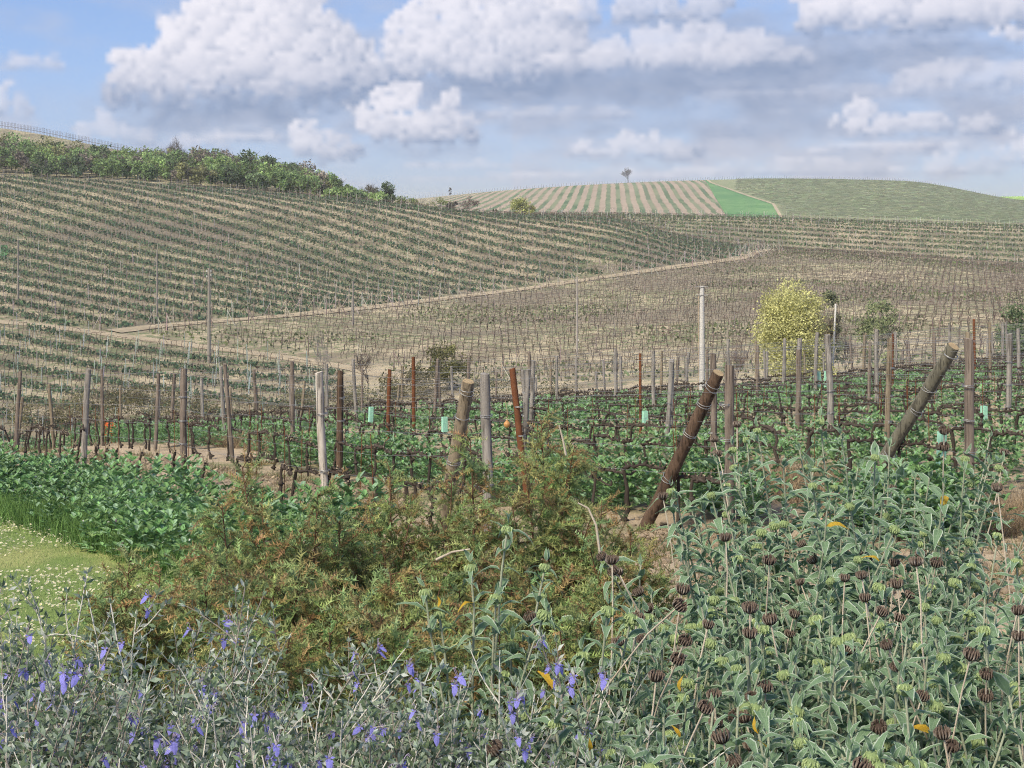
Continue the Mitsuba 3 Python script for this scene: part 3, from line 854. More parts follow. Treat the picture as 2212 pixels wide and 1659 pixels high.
bare('bare_bush', 735, 108, 6.0, 3.0, 'brown bare bush left of the yellow tree', levels=5, r0=.045, wood=(.20, .155, .14), cat='bush', trunk=.16)
bare('bare_bush_001', 845, 112, 5.4, 2.6, 'bare brown twigs beside the white pole', levels=5, r0=.04, wood=(.20, .16, .14), cat='bush', trunk=.16)
tree('olive_bush', at(447, 129) - [0, 0, .2], 4.6, 4.0, (.17, .175, .075), 3000, .19, 'olive brown tall bush behind the near vineyard', rt, 'round', low=.03, wood=(.12, .09, .06), levels=4, r0=.05, cat='bush')
tree('olive_bush_001', at(404, 127) - [0, 0, .2], 2.7, 5.4, (.16, .155, .075), 1700, .2, 'low olive brown bush left of the tall olive bush', rt, 'round', low=.0, levels=3, cat='bush')
bare('small_bare_tree', 368, 129, 4.2, 3.6, 'small bare tree left of the olive brown bush', levels=4, r0=.06, wood=(.10, .08, .07))
bare('pale_bare_shrub', 322, 135, 5.8, 2.0, 'tall thin grey bare shrub behind the white post', levels=5, r0=.03, wood=(.30, .28, .27), trunk=.2, cat='shrub')
for i, (px, d, h, w) in enumerate([(98, 118, 3.9, 5.0), (128, 119, 3.9, 5.2), (158, 119, 3.4, 5.0), (72, 119, 3.0, 4.6), (190, 118, 3.0, 5.0), (34, 119, 2.5, 5.4)]):
    place = ['second from the left', 'in the middle of the thicket', 'right of the middle', 'left of the middle', 'at the right end', 'at the left end'][i]
    tree(name('thicket_bush'), at(px, d) - [0, 0, .1], h, w, (.195, .185, .10), 1300, .16, f'brown green thicket bush behind the left vine posts, {place}', rt, 'round', low=.0, levels=4, wood=(.16, .13, .11), r0=.03, cat='bush')

for i, (px, d, h, w, lab) in enumerate([(338, 123, 2.5, 5.0, 'tangled brown bramble behind the white post'), (374, 121, 2.3, 5.2, 'tangled brown bramble below the small bare tree'), (424, 123, 2.6, 5.0, 'tangled brown bramble left of the tall olive bush'),
                                        (298, 121, 2.4, 5.0, 'low dull green bramble left of the thin grey shrub'), (254, 119, 2.6, 5.4, 'low dull green bramble right of the thicket'), (480, 123, 2.2, 5, 'low brown bramble right of the tall olive bush'), (560, 118, 1.5, 5.4, 'flat dull green bramble behind the vine posts in the middle')]):
    tree(name('bramble'), at(px, d) - [0, 0, .1], h, w, (.20, .185, .115) if i % 2 == 0 else (.17, .18, .10), 1300, .15, lab, rt, 'round', low=.0, levels=4, wood=(.16, .13, .11), r0=.025, cat='bush')

# ------------------------------------------------------------------ poles
def pole(key, px, ytop, d, r, col, label, hide=0, insul=(), lean=0, mat='matte_mat', cat='utility pole'):
    g = at(px, d)
    h = (HOR - ytop) / F * d - g[2]
    top = g + [lean, 0, h]
    n = 8
    pth = g[None] + (top - g)[None] * np.linspace(-.04, 1, n)[:, None]
    rr = r * np.linspace(1.15, .72, n)
    b = Bag().add(*tube(pth, rr, 10), col)
    put(f'{key}__shaft', b.ply(mat, 40))
    for sx, sz in insul:
        e = Bag()
        q = top + [sx, -.05, sz]
        e.add(*tube([q + [0, 0, -.16], q], .02, 6), (.15, .15, .15))
        for k in range(3):
            e.add(*tube([q + [0, 0, .06 * k], q + [0, 0, .06 * k + .045]], [.065 - .01 * k, .05 - .01 * k], 8), (.78, .78, .76))
        e.add(*tube([q + [-sx, .05, -.16], q + [0, 0, -.16]], .018, 5), (.2, .2, .2))
        put(f"{name(key + '__insulator')}", e.ply('matte_mat', 40))
    tag(key, label, cat)
    return top


INS = [(-.2, -.35), (.2, -.35), (-.2, -.9), (.2, -.75)]
pole('wooden_pole', 209, 268, 152, .16, (.27, .25, .22), 'wooden utility pole with white insulators beside the dirt road', insul=INS)
pole('wooden_pole_001', 157, 250, 183, .12, (.24, .225, .20), 'grey wooden pole standing in the hillside vineyard left of the insulator pole', insul=[(.14, -5.8)])
pole('wooden_pole_002', 18, 240, 192, .12, (.24, .225, .2), 'leftmost wooden pole in the hillside vineyard', insul=[(.14, -4.6)])
pole('wooden_pole_003', 353, 281, 182, .12, (.25, .23, .21), 'thin grey pole at the start of the sandy track')
pole('wooden_pole_004', 577, 277, 150, .11, (.36, .33, .30), 'tall grey pole in the middle of the bare brown vineyard', insul=[(.12, -6.2)])
pole('white_pole', 831.5, 304, 110, .085, (.74, .74, .74), 'slim white pole right of the yellow tree', lean=.3, cat='pole')
ct = pole('concrete_pole', 702, 286, 105, .2, (.56, .55, .53), 'thick pale concrete utility pole behind the vine posts')
b = Bag()
for dz in (-.05, -.62):
    b.add(*tube([ct + [-.42, 0, dz], ct + [.42, 0, dz]], .035, 6), (.3, .3, .3))
    b.add(*tube([ct + [-.3, -.17, dz], ct + [.3, -.17, dz]], .03, 6), (.34, .33, .32))
put('concrete_pole__bracket', b.ply('matte_mat', 40))
b = Bag()
for sx in (-.38, .33):
    q = ct + [sx, 0, .02]
    for k in range(3):
        b.add(*tube([q + [0, 0, .07 * k], q + [0, 0, .07 * k + .05]], [.075 - .01 * k, .06 - .01 * k], 8), (.12, .1, .09))
put('concrete_pole__insulator', b.ply('matte_mat', 40))
b = Bag().add(*tube([ct + [-.26, -.05, -.6], ct + [-.24, -.05, -4], ct + [-.27, -.05, -8.4]], .022, 6), (.5, .4, .28))
put('concrete_pole__cable', b.ply('matte_mat', 40))

# ------------------------------------------------------------------ the near vineyard
def wood_fn(a, b, crack=.45):
    def fn(p, n, uv):
        g = fbm(p.x * 34, p.y * 34, p.z * 1.6, 4)
        s = fbm(p.x * 9, p.y * 9, p.z * 5 + 3, 3)
        c = mix(a, b, smoothstep(.25, .75, g * .65 + s * .35))
        return c * (1 - crack * smoothstep(.62, .70, noise(p.x * 60, p.y * 60, p.z * 2.2)))
    return fn


pc('grey_wood', wood_fn([.19, .175, .16], [.36, .335, .31]), .85, .2)
pc('brown_wood', wood_fn([.145, .118, .10], [.27, .225, .19]), .85, .2)
pc('dark_wood', wood_fn([.075, .05, .036], [.155, .105, .075]), .85, .2)
pc('green_wood', wood_fn([.12, .115, .09], [.21, .20, .155]), .85, .2)
pc('tan_wood', wood_fn([.18, .145, .105], [.31, .26, .19]), .85, .2)
pc('white_wood', wood_fn([.34, .29, .24], [.62, .58, .53], .6), .85, .2)
pc('rust_mat', lambda p, n, uv: mix([.10, .042, .022], [.22, .085, .038], fbm(p.x * 20, p.y * 20, p.z * 9, 4)), .8, .25)
pc('cut_wood', lambda p, n, uv: mix([.30, .22, .13], [.48, .38, .24], fbm(p.x * 50, p.y * 50, p.z * 30, 3)), .85, .2)
WOODS = ['grey_wood', 'brown_wood', 'grey_wood', 'brown_wood', 'grey_wood', 'tan_wood']

U = unit(np.array([-.486, .874]))
U1 = unit(np.array([-.527, .85]))  # the first row turns a little to the left
#                           # along the rows, away from the row ends
NRM = np.array([U[1], -U[0]])                              # across the rows, to the right
X0 = [-.26, 2.44, 5.36] + [5.36 + 2.78 * k for k in range(1, 19)]


def row_pt(k, t):
    """ground point on the row number k (1 is the first), t metres in from its end"""
    p = np.array([X0[k - 1], 17.4 if k != 3 else 18.0]) + (U1 if k == 1 else U) * t
    return np.array([p[0], p[1], float(H(*p))])


def t_end(k):
    for t in np.arange(4, 90, 1.0):
        q = row_pt(k, t)
        px = 512 + F * q[0] / q[1]
        if px < -90 or q[1] > np.interp(px, [0, 512, 1024], [52, 66, 76]):
            return t
    return 90


ROWS = {k: t_end(k) for k in range(1, 20)}


def post_mesh(h, r, rng, sides=9, rings=9, bend=.012, taper=.88):
    z = np.linspace(-.25, h, rings)
    path = np.column_stack([np.cumsum(rng.normal(0, bend, rings)) * .6, np.cumsum(rng.normal(0, bend, rings)) * .6, z])
    rad = r * np.linspace(1, taper, rings) * (1 + rng.normal(0, .025, rings))
    v, f = tube(path, rad, sides, True, .035, rng)
    top = v[:, 2] > h - .01
    v[top, 2] += (v[top, 0] * rng.uniform(-.25, .25) + v[top, 1] * rng.uniform(-.2, .2))
    return v, f


def ring_mesh(r, w=.004, turns=1, rng=R):
    b = Bag()
    for _ in range(turns):
        th = np.linspace(0, 2 * np.pi, 15)
        tl = rng.normal(0, .18)
        p = np.column_stack([np.cos(th) * r, np.sin(th) * r, np.cos(th) * r * tl + rng.normal(0, .01)])
        b.add(*tube(p, w, 5, False))
    return b.mesh()[:2]


rp = np.random.default_rng(44)
PV = [mikit.ply(post_mesh(2.0, .062, rp), None, True) for _ in range(6)]
PV = [{k: v for k, v in d.items()} for d in PV]
RV = mikit.ply(ring_mesh(.068, .0045, 2), 'metal_mat', True)


def tilt(loc, ax, ay, rz, s=(1, 1, 1)):
    return T().translate(list(map(float, loc))).rotate([1, 0, 0], ax).rotate([0, 1, 0], ay).rotate([0, 0, 1], rz).scale(list(map(float, s)))


special = {(1, 0): ('grey_wood', 'weathered grey row end post of the first row', 1.98), (2, 0): ('brown_wood', 'brown end post beside the dark leaning strut', 1.95), (3, 0): ('brown_wood', 'thick brown end post beside the longest grey green strut', 2.06),
           (1, 1): ('white_wood', 'pale split whitish post with dark knots in the first row', 2.08), (1, 2): ('brown_wood', 'thick brown post in the first row left of the white post', 1.98), (1, 3): ('grey_wood', 'thick grey post in the first row, third in from its end', 2.0),
           (2, 1): ('rust_mat', 'rusty reddish brown metal post leaning left', 2.05), (2, 2): ('dark_wood', 'dark brown post right of the white post', 1.98), (5, 2): ('grey_wood', 'thick pale grey post with a dark knot near its top', 2.08)}
ONES = ['', 'first', 'second', 'third', 'fourth', 'fifth', 'sixth', 'seventh', 'eighth', 'ninth', 'tenth', 'eleventh', 'twelfth', 'thirteenth', 'fourteenth', 'fifteenth', 'sixteenth', 'seventeenth', 'eighteenth', 'nineteenth']


def ordinal(n):
    if n < 20:
        return ONES[n]
    tens = ['twent', 'thirt', 'fort', 'fift', 'sixt', 'sevent', 'eight'][n // 10 - 2]
    return tens + ('ieth' if n % 10 == 0 else 'y-' + ONES[n % 10])


post_xy = {}
posts = []
for k, te in ROWS.items():
    t, i = 0.0, 0
    while t < te:
        posts.append((k, i, t))
        t += {(1, 0): 4.3, (1, 1): 5.7, (2, 0): 4.5, (2, 1): 6.8}.get((k, i), rp.uniform(4.9, 5.9))
        i += 1
posts.sort(key=lambda q: row_pt(q[0], q[2])[1])
n_post, far_b, extra = 0, Bag(), 0
NICE = ['first', 'second', 'third', 'fourth', 'fifth', 'sixth', 'seventh', 'eighth', 'ninth', 'tenth', 'eleventh', 'twelfth', 'thirteenth', 'fourteenth', 'fifteenth', 'sixteenth', 'seventeenth', 'eighteenth', 'nineteenth']
for k, i, t in posts:
    q = row_pt(k, t)
    px = 512 + F * q[0] / q[1]
    if px < -60 or px > 1110:
        continue
    sp = special.get((k, i))
    mat = sp[0] if sp else WOODS[rp.integers(0, len(WOODS))]
    if not sp and rp.random() < .035:
        mat = 'rust_mat'
    hgt = sp[2] if sp else rp.uniform(1.82, 2.12)
    fat = (1.0 if sp else rp.uniform(.72, 1.0)) * (.82 if mat == 'rust_mat' else 1)
    ax, ay = rp.normal(0, 1.6), rp.normal(0, 2.2)
    if (k, i) == (2, 1):
        ay = -6.0
    if (k, i) == (1, 1):
        ay = -2.5
    if (k, i) in ((1, 0), (2, 0), (3, 0)):
        ax, ay = 0, -1.2
    key = name('vine_post')
    M = tilt(q, ax, ay, rp.uniform(0, 360), (fat, fat, hgt / 2))
    colour = {'grey_wood': 'grey', 'brown_wood': 'brown', 'tan_wood': 'tan', 'rust_mat': 'rusty', 'white_wood': 'white', 'dark_wood': 'dark'}[mat]
    if not sp:
        label, group = f'{colour} wooden vine post, {ordinal(i + 1)} in from the near end of the {NICE[k - 1]} vine row', None
        if mat == 'rust_mat':
            label = label.replace('rusty wooden', 'rusty metal')
    elif sp:
        label, group = sp[1], None
    else:
        label, group = f'{colour} vine post among the crowded rows at the back of the near vineyard', f'{colour} posts at the back of the near vineyard'
    put(key + ('__shaft' if q[1] < 30 else ''), {**PV[rp.integers(0, 6)], 'bsdf': {'type': 'ref', 'id': mat}, 'to_world': M})
    if q[1] < 30:
        for hh in (.72, 1.1, 1.5):
            if hh < hgt and rp.random() < .85:
                put(name(key + '__wire_tie'), {**RV, 'to_world': M.translate([0, 0, hh * 2 / hgt])})
    tag(key, label, 'post', group)
    post_xy[(k, i)] = q

# leaning struts that brace the row ends
def strut(key, foot, head, r, mat, label, ties):
    foot, head = np.array(foot), np.array(head)
    L = np.linalg.norm(head - foot)
    rr = np.random.default_rng(len(key) + int(L * 100))
    z = np.linspace(-.3, L, 12)
    path = foot + unit(head - foot) * z[:, None] + rr.normal(0, .008, (12, 3)).cumsum(0) * .6
    v, f = tube(path, r * np.linspace(1.08, .94, 12) * (1 + rr.normal(0, .02, 12)), 12, True, .03, rr)
    b = Bag().add(v, f)
    put(f'{key}__shaft', mikit.ply(b.mesh()[:2], mat, True))
    ax = unit(head - foot)
    e = Bag()
    p = path[-1] + ax * .003
    x = unit(np.cross(ax, [0, 0, 1.0]))
    y = np.cross(ax, x)
    th = np.linspace(0, 2 * np.pi, 14, endpoint=False)
    rim = p + (np.cos(th)[:, None] * x + np.sin(th)[:, None] * y) * r * .86
    e.add(np.vstack([rim, p]), np.stack([np.arange(14), (np.arange(14) + 1) % 14, np.full(14, 14)], 1))
    put(f'{key}__cut_end', mikit.ply(e.mesh()[:2], 'cut_wood', False), 'pale sawn end')
    for k in ties:
        c = foot + (head - foot) * k
        th = np.linspace(0, 2 * np.pi, 17)
        for _ in range(2):
            tl = rr.normal(0, .35)
            pp = c + ax * rr.normal(0, .03) + (np.cos(th)[:, None] * x + np.sin(th)[:, None] * y + np.cos(th + 1)[:, None] * ax * tl * .4) * r * 1.07
            put(name(f'{key}__wire_wrap'), mikit.ply(tube(pp, .0045, 5, False), 'metal_mat', True))
    tag(key, label, 'post strut')


def foot_of(k, s, side=0.0):
    q = row_pt(k, s)
    q[:2] += NRM * side
    q[2] = float(H(q[0], q[1]))
    return q


def head_px(px, py, d):
    return np.array([(px - 512) / F * d, d, (HOR - py) / F * d])


strut('leaning_strut', foot_of(1, 1.15), head_px(468.5, 381, 17.75), .078, 'tan_wood', 'tan debarked leaning strut with pale sawn top, left of the grey end post', (.5, .78, .95))
strut('leaning_strut_001', foot_of(2, 1.5, -.12), head_px(717.5, 375, 17.7), .075, 'dark_wood', 'dark brown bark covered strut leaning against the brown end post', (.32, .62, .82, .93))
strut('leaning_strut_002', foot_of(3, 1.75, -.1), head_px(956, 347, 18.3), .078, 'green_wood', 'longest grey green strut leaning to the right beside the thick end post', (.3, .58, .74, .95))

# wires strung along the rows
rw = np.random.default_rng(5)
for k, te in ROWS.items():
    t = np.arange(0, te, 1.35)
    base = np.array([row_pt(k, s) for s in t])
    px = 512 + F * base[:, 0] / base[:, 1]
    ok = (px > -80) & (px < 1100)
    if ok.sum() < 4:
        continue
    base = base[ok]
    for j, (h, r) in enumerate([(.71, .0022), (1.02, .0018), (1.3, .0018), (1.62, .0018), (1.9, .0018)]):
        sag = np.array([0, 0, 1]) * (rw.normal(0, .012, (len(base), 1)) + h - .02 * np.abs(np.sin(np.arange(len(base)) * .8))[:, None])
        put(name('trellis_wire'), mikit.ply(tube(base + sag, r, 4, False), 'metal_mat', True), f'{["cordon", "second", "third", "fourth", "top"][j]} wire of the {NICE[k - 1]} vine row', 'wire', None)


# vines: a crooked trunk, bent over into one knobbly arm tied along the wire (towards the row end)
def vine_mesh(rng, short=False, rings=7, sides=6):
    h = rng.uniform(.62, .74) if not short else rng.uniform(.28, .42)
    b, a = Bag(), Bag()
    zz = np.linspace(-.08, h, rings)
    wob = rng.normal(0, .03, (rings, 2)).cumsum(0) * .8
    wob -= np.linspace(0, 1, rings)[:, None] * wob[-1]
    tr = np.column_stack([wob + [[0, 0]], zz])
    tr[-1, 0] += .02
    rad = np.linspace(.030, .021, rings) * (1 + rng.normal(0, .14, rings))
    bark = np.array((.062, .05, .042)) * rng.uniform(.75, 1.35)
    b.add(*tube(tr, rad, sides, True, .2, rng), bark)
    for _ in range(2):                                      # knots and burrs on the trunk
        p = tr[rng.integers(1, rings)]
        b.add(*tube([p - [0, 0, .03], p + [rng.normal(0, .02), rng.normal(0, .02), .0], p + [0, 0, .03]], [.02, .045, .02], sides, True, .25, rng), bark * .9)
    L = rng.uniform(.72, .9)
    m = 11 if not short else 4
    if short:
        L = .16
    s = np.linspace(0, 1, m)
    arm = np.column_stack([.02 + s * L, rng.normal(0, .016, m), h + .05 * np.sin(s * 2.2) * (1 if not short else 2) + rng.normal(0, .014, m)])
    arm[0] = tr[-1] - [0, 0, .02]
    b2 = bark * 1.1
    a.add(*tube(arm, np.linspace(.023, .014, m) * (1 + rng.normal(0, .2, m)), sides, True, .22, rng), b2)
    for j in range(1, m):
        if rng.random() < .85:
            p = arm[j]
            d = unit(np.array([rng.normal(0, .5), rng.normal(0, .5), rng.uniform(.5, 1.2)]))
            l = rng.uniform(.04, .1)
            a.add(*tube([p, p + d * l * .5, p + d * l], [.015, .017, .009], 5, False, .2, rng), b2)
            if rng.random() < .5:                           # pale fresh pruning cuts
                a.add(*tube([p + d * l * .94, p + d * l * 1.06], [.0105, .011], 5, True), (.42, .36, .26))
    if short:
        for _ in range(4):
            p = arm[rng.integers(0, m)]
            d = unit(np.array([rng.normal(0, .7), rng.normal(0, .7), 1]))
            a.add(*tube([p, p + d * rng.uniform(.1, .24)], [.011, .005], 5, False), (.30, .25, .17))
    return b, a


rvn = np.random.default_rng(77)
VM = [vine_mesh(rvn, False) for _ in range(9)] + [vine_mesh(rvn, True) for _ in range(3)]
VT = [b.ply('matte_mat', True) for b, a in VM]
VA = [a.ply('matte_mat', True) for b, a in VM]
VW = [Bag().add(*b.mesh()).add(*a.mesh()).ply('matte_mat', True) for b, a in VM]
ST = mikit.ply(tube([[0, 0, -.1], [0.004, 0, .75], [0, .003, 1.25]], .0055, 5), 'rust_mat', True)
spots = []
for k, te in ROWS.items():
    for t in np.arange(.5, te, .78):
        t = t + rvn.normal(0, .09)
        q = row_pt(k, t)
        px = 512 + F * q[0] / q[1]
        if -70 < px < 1100 and rvn.random() < .93:
            spots.append((q[1], k, t, q + [rvn.normal(0, .03), rvn.normal(0, .03), 0]))
spots.sort(key=lambda s: s[0])
ang = math.degrees(math.atan2(-U[1], -U[0]))
rest, nth = [], {}
for idx, (d, k, t, q) in enumerate(spots):
    M = tilt(q, rvn.normal(0, 3), rvn.normal(0, 4), ang + rvn.normal(0, 5) + (180 if rvn.random() < .08 else 0), (1, 1, rvn.uniform(.93, 1.1)))
    if idx >= 290:
        rest.append((d, M))
        continue
    v = int(rvn.integers(0, 9))
    if k == 1 and 8 < t < 17 and rvn.random() < .6:
        v = int(rvn.integers(9, 12))
    key = name('grape_vine')
    short = v >= 9
    if idx < 110:
        put(f'{key}__trunk', {**VT[v], 'to_world': M})
        put(f'{key}__arm', {**VA[v], 'to_world': M})
        if rvn.random() < .5:
            put(f'{key}__support_rod', {**ST, 'to_world': tilt(q + [.04, .02, 0], rvn.normal(0, 2), rvn.normal(0, 2), 0)})
    else:
        put(key, {**VW[v], 'to_world': M})
    nth[k] = nth.get(k, 0) + 1
    tag(key, f'{"low stumpy pruned" if short else "dark leafless pruned"} vine, {ordinal(nth[k])} from the near end of the {NICE[k - 1]} vine row', 'vine')
b = Bag()
LOWV = []
for _ in range(6):
    tb, ta = vine_mesh(rvn, False, 4, 4)
    LOWV.append(Bag().add(*tb.mesh()).add(*ta.mesh()).mesh())
for d, M in rest:
    v, f, c = LOWV[rvn.integers(0, 6)]
    m = np.array(M.matrix)
    b.add(v @ m[:3, :3].T + m[:3, 3], f, c)
put('far_grape_vines', b.ply('matte_mat', True), 'massed dark leafless vines in the back rows of the near vineyard', 'vines', None, 'stuff')


# ------------------------------------------------------------------ broad beans sown between the rows
def bean_plant(rng, nodes=9, tmpl='leaf', h=.6, size=.055, lit=1.0):
    P, D, Lf = [], [], []
    for s in range(rng.integers(2, 4)):
        lean = rng.normal(0, .16, 2)
        base = rng.normal(0, .05, 2)
        for j in range(nodes):
            z = h * (.12 + .88 * (j + rng.uniform(0, .6)) / nodes)
            c = np.append(base + lean * z, z)
            th = j * 2.4 + rng.uniform(0, 1)
            out = np.array([math.cos(th), math.sin(th), .45 + .7 * j / nodes])
            for q in range(4):
                rr = .03 + .035 * (q // 2 + 1) * (1 - .4 * j / nodes)
                side = np.array([-math.sin(th), math.cos(th), 0]) * (1 if q % 2 else -1)
                P.append(c + unit(out) * rr)
                D.append(unit(out + side * rng.uniform(.5, 1.1) + rng.normal(0, .15, 3)))
                Lf.append(size * rng.uniform(.75, 1.2) * (1 - .25 * (j == nodes - 1)))
    P, D, Lf = np.array(P), np.array(D), np.array(Lf)
    v, f, m = leaves(P, D, Lf, Lf * .52, up=[0, 0, 1], tmpl=tmpl, rng=rng)
    return v, f, m, len(P)


rb = np.random.default_rng(55)
BP = {k: [bean_plant(rb, *a) for _ in range(6)] for k, a in {'near': (8, 'fold', .62, .075), 'mid': (6, 'leaf', .62, .092), 'far': (4, 'leaf', .62, .13)}.items()}
BEAN = (.18, .315, .135)


def bean_strip(key, pts, lod, label, hs=1.0, col=BEAN, flowers=0):
    pts = np.array(pts)
    if lod != 'near':
        pts = pts[meshkit.fbm(np.column_stack([pts * .55, np.zeros(len(pts))]), 3, 23) > .36]
    b = Bag()
    for v in range(6):
        sel = pts[v::6]
        if not len(sel):
            continue
        tv, tf, m, nl = BP[lod][v]
        n = len(sel)
        th = rb.uniform(0, 6.28, n)
        s = rb.uniform(.8, 1.15, n) * hs * (.62 + .8 * meshkit.fbm(np.column_stack([sel * .8, np.zeros(n)]), 3, 17))
        X = np.stack([np.cos(th), np.sin(th), 0 * th], -1) * s[:, None]
        Y = np.stack([-np.sin(th), np.cos(th), 0 * th], -1) * s[:, None]
        Z = np.tile([0, 0, 1.0], (n, 1)) * s[:, None] + rb.normal(0, .07, (n, 3))
        P = np.column_stack([sel, H(sel[:, 0], sel[:, 1]) - .04])
        v_, f_ = place_many(tv, tf, None, P, X, Y, Z)
        t1 = np.repeat(np.exp(rb.normal(0, .12, n)), nl)[:, None] * np.exp(rb.normal(0, .22, (n * nl, 1))) * (1 + rb.normal(0, .05, (n * nl, 3)))
        pale = rb.random(n * nl) < .24                       # greyish bloom, plus leaf highlights painted as pale colour, on some leaflets
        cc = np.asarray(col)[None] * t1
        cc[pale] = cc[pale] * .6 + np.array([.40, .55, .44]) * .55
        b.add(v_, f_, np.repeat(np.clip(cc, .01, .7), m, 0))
    if flowers:
        put(f'{key}__foliage', b.ply('waxy_leaf_mat', False), None, None, None, 'stuff')
        sel = pts[rb.integers(0, len(pts), flowers)] + rb.normal(0, .12, (flowers, 2))
        P = np.column_stack([sel, H(sel[:, 0], sel[:, 1]) + rb.uniform(.15, .55, flowers)])
        v_, f_, m = leaves(P, unit(rb.normal(size=(flowers, 3))), .022, .016, tmpl='card', rng=rb)
        put(f'{key}__flowers', Bag().add(v_, f_, np.repeat(np.where(rb.random((flowers, 1)) < .75, [[.75, .74, .72]], [[.3, .2, .28]]), m, 0)).ply('leaf_mat'), None, None, None, 'stuff')
        tag(key, label, 'broad beans', None, 'stuff')
    else:
        put(key, b.ply('waxy_leaf_mat', False), label, 'broad beans', None, 'stuff')


def strip_pts(k, a, w, t0, t1, dens, rng, dmin=0, dmax=999):
    """plants of a strip at the distance a (to w more) across from row k"""
    n = int((t1 - t0) * w * dens)
    t, o = rng.uniform(t0, t1, n), a + w * np.clip(.5 + .55 * rng.uniform(-1, 1, n), 0, 1)
    p = np.array([X0[k - 1], 17.6]) + (U1 if k == 1 else U) * t[:, None] + NRM * o[:, None]
    px = 512 + F * p[:, 0] / p[:, 1]
    return p[(px > -60) & (px < 1095) & (p[:, 1] > dmin) & (p[:, 1] < dmax)]


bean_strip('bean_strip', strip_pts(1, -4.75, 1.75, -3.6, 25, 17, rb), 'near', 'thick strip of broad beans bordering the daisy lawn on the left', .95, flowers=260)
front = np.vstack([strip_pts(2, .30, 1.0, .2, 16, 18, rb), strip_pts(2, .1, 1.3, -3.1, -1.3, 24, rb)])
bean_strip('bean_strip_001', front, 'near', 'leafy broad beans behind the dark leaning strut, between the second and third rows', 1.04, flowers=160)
bean_strip('bean_strip_002', strip_pts(2, .5, 1.5, 16, ROWS[2] + 4, 12, rb), 'mid', 'broad beans farther back between the second and third rows', .85)
for k in range(3, 17):
    near = strip_pts(k, .95 if k == 3 else .45, 1.4, -2 if k > 3 else .8, 60, 12, rb, dmax=29)
    farp = strip_pts(k, .45, 1.6, -2, ROWS[k], 8, rb, dmin=29)
    nm = name('bean_strip_x').replace('_x', '')
    key = f'bean_strip_{k:03d}'
    if len(near) > 20:
        bean_strip(key, near, 'mid', f'broad beans under the near part of the {NICE[k - 1]} vine row', .88)
    if len(farp) > 20:
        bean_strip(f'bean_strip_{k + 20:03d}', farp, 'far', f'far end of the broad beans beside the {NICE[k - 1]} vine row', .82)

# dead grass, clods of earth, weeds
rg = np.random.default_rng(66)


def blades(n, xy, L, w, cols, rng, droop=.35, key=None):
    P = np.column_stack([xy, H(xy[:, 0], xy[:, 1])])
    D = unit(np.column_stack([rng.normal(0, droop, (n, 2)), np.ones(n)]))
    v, f, m = leaves(P, D, L, w, tmpl='blade', rng=rng)
    pick = np.asarray(cols)[rng.integers(0, len(cols), n)] * np.exp(rng.normal(0, .2, (n, 1)))
    return v, f, np.repeat(np.clip(pick, .01, .9), m, 0)


def tufted(n, tufts, spread, rng):
    c = tufts[rng.integers(0, len(tufts), n)]
    return c + rng.normal(0, spread, (n, 2))


tu = strip_pts(3, -1.0, 1.7, -2.4, 26, 10, rg)
n = 30000
put('dry_grass', Bag().add(*blades(n, tufted(n, tu, .09, rg), rg.uniform(.18, .5, n), .009, [(.40, .31, .20), (.33, .25, .165), (.46, .38, .26), (.28, .21, .14)], rg, .65)).ply('leaf_mat'), 'pale dead grass along the foot of the third vine row', 'grass', None, 'stuff')
tu = np.vstack([strip_pts(1, -2.8, 5.0, -3.5, 28, 1.6, rg), strip_pts(2, -2, 2, -4, 14, 1.0, rg), np.column_stack([rg.uniform(1.2, 6.5, 70), rg.uniform(10, 17, 70)])])
n = 20000
put('sparse_weeds', Bag().add(*blades(n, tufted(n, tu, .1, rg), rg.uniform(.05, .2, n), .008, [(.10, .15, .05), (.13, .17, .06), (.36, .28, .18), (.30, .24, .15)], rg, .7)).ply('leaf_mat'), 'sparse weeds and straw on the tilled earth', 'weeds', None, 'stuff')


def clod_mesh(rng):
    m = trimesh.creation.icosahedron()
    v = m.vertices * (1 + 1.1 * (meshkit.noise(m.vertices * 1.7 + rng.uniform(0, 50, 3))[:, None] - .5)) * [1, .85, .62]
    return v, m.faces


CL = [clod_mesh(rg) for _ in range(8)]
P1_ = strip_pts(1, -2.8, 5.0, -3.8, 26, 95, rg)
P2_ = np.column_stack([rg.uniform(3.2, 7.5, 4200), rg.uniform(11.5, 18.5, 4200)])
P3_ = strip_pts(2, -2.2, 2.3, -3, 12, 40, rg)
P4_ = np.column_stack([rg.uniform(-2, 3.5, 2500), rg.uniform(8.5, 16.5, 2500)])
pts = np.vstack([P1_, P2_, P3_, P4_])
b = Bag()
for v in range(8):
    s = pts[v::8]
    n = len(s)
    sz = np.minimum(.012 + rg.exponential(.015, n), .055)
    th = rg.uniform(0, 6.3, n)
    X = np.stack([np.cos(th), np.sin(th), rg.normal(0, .2, n)], -1) * sz[:, None]
    Y = np.stack([-np.sin(th), np.cos(th), rg.normal(0, .2, n)], -1) * sz[:, None]
    Z = np.tile([0, 0, 1.], (n, 1)) * sz[:, None]
    P = np.column_stack([s, H(s[:, 0], s[:, 1]) + sz * .25])
    b.add(*place_many(*CL[v], None, P, X, Y, Z), np.repeat(np.clip(np.array([.27, .215, .155]) * np.exp(rg.normal(0, .2, (n, 1))), 0, 1), len(CL[v][0]), 0))
put('soil_clods', b.ply('matte_mat'), 'lumpy brown clods of freshly tilled earth', 'soil', None, 'stuff')

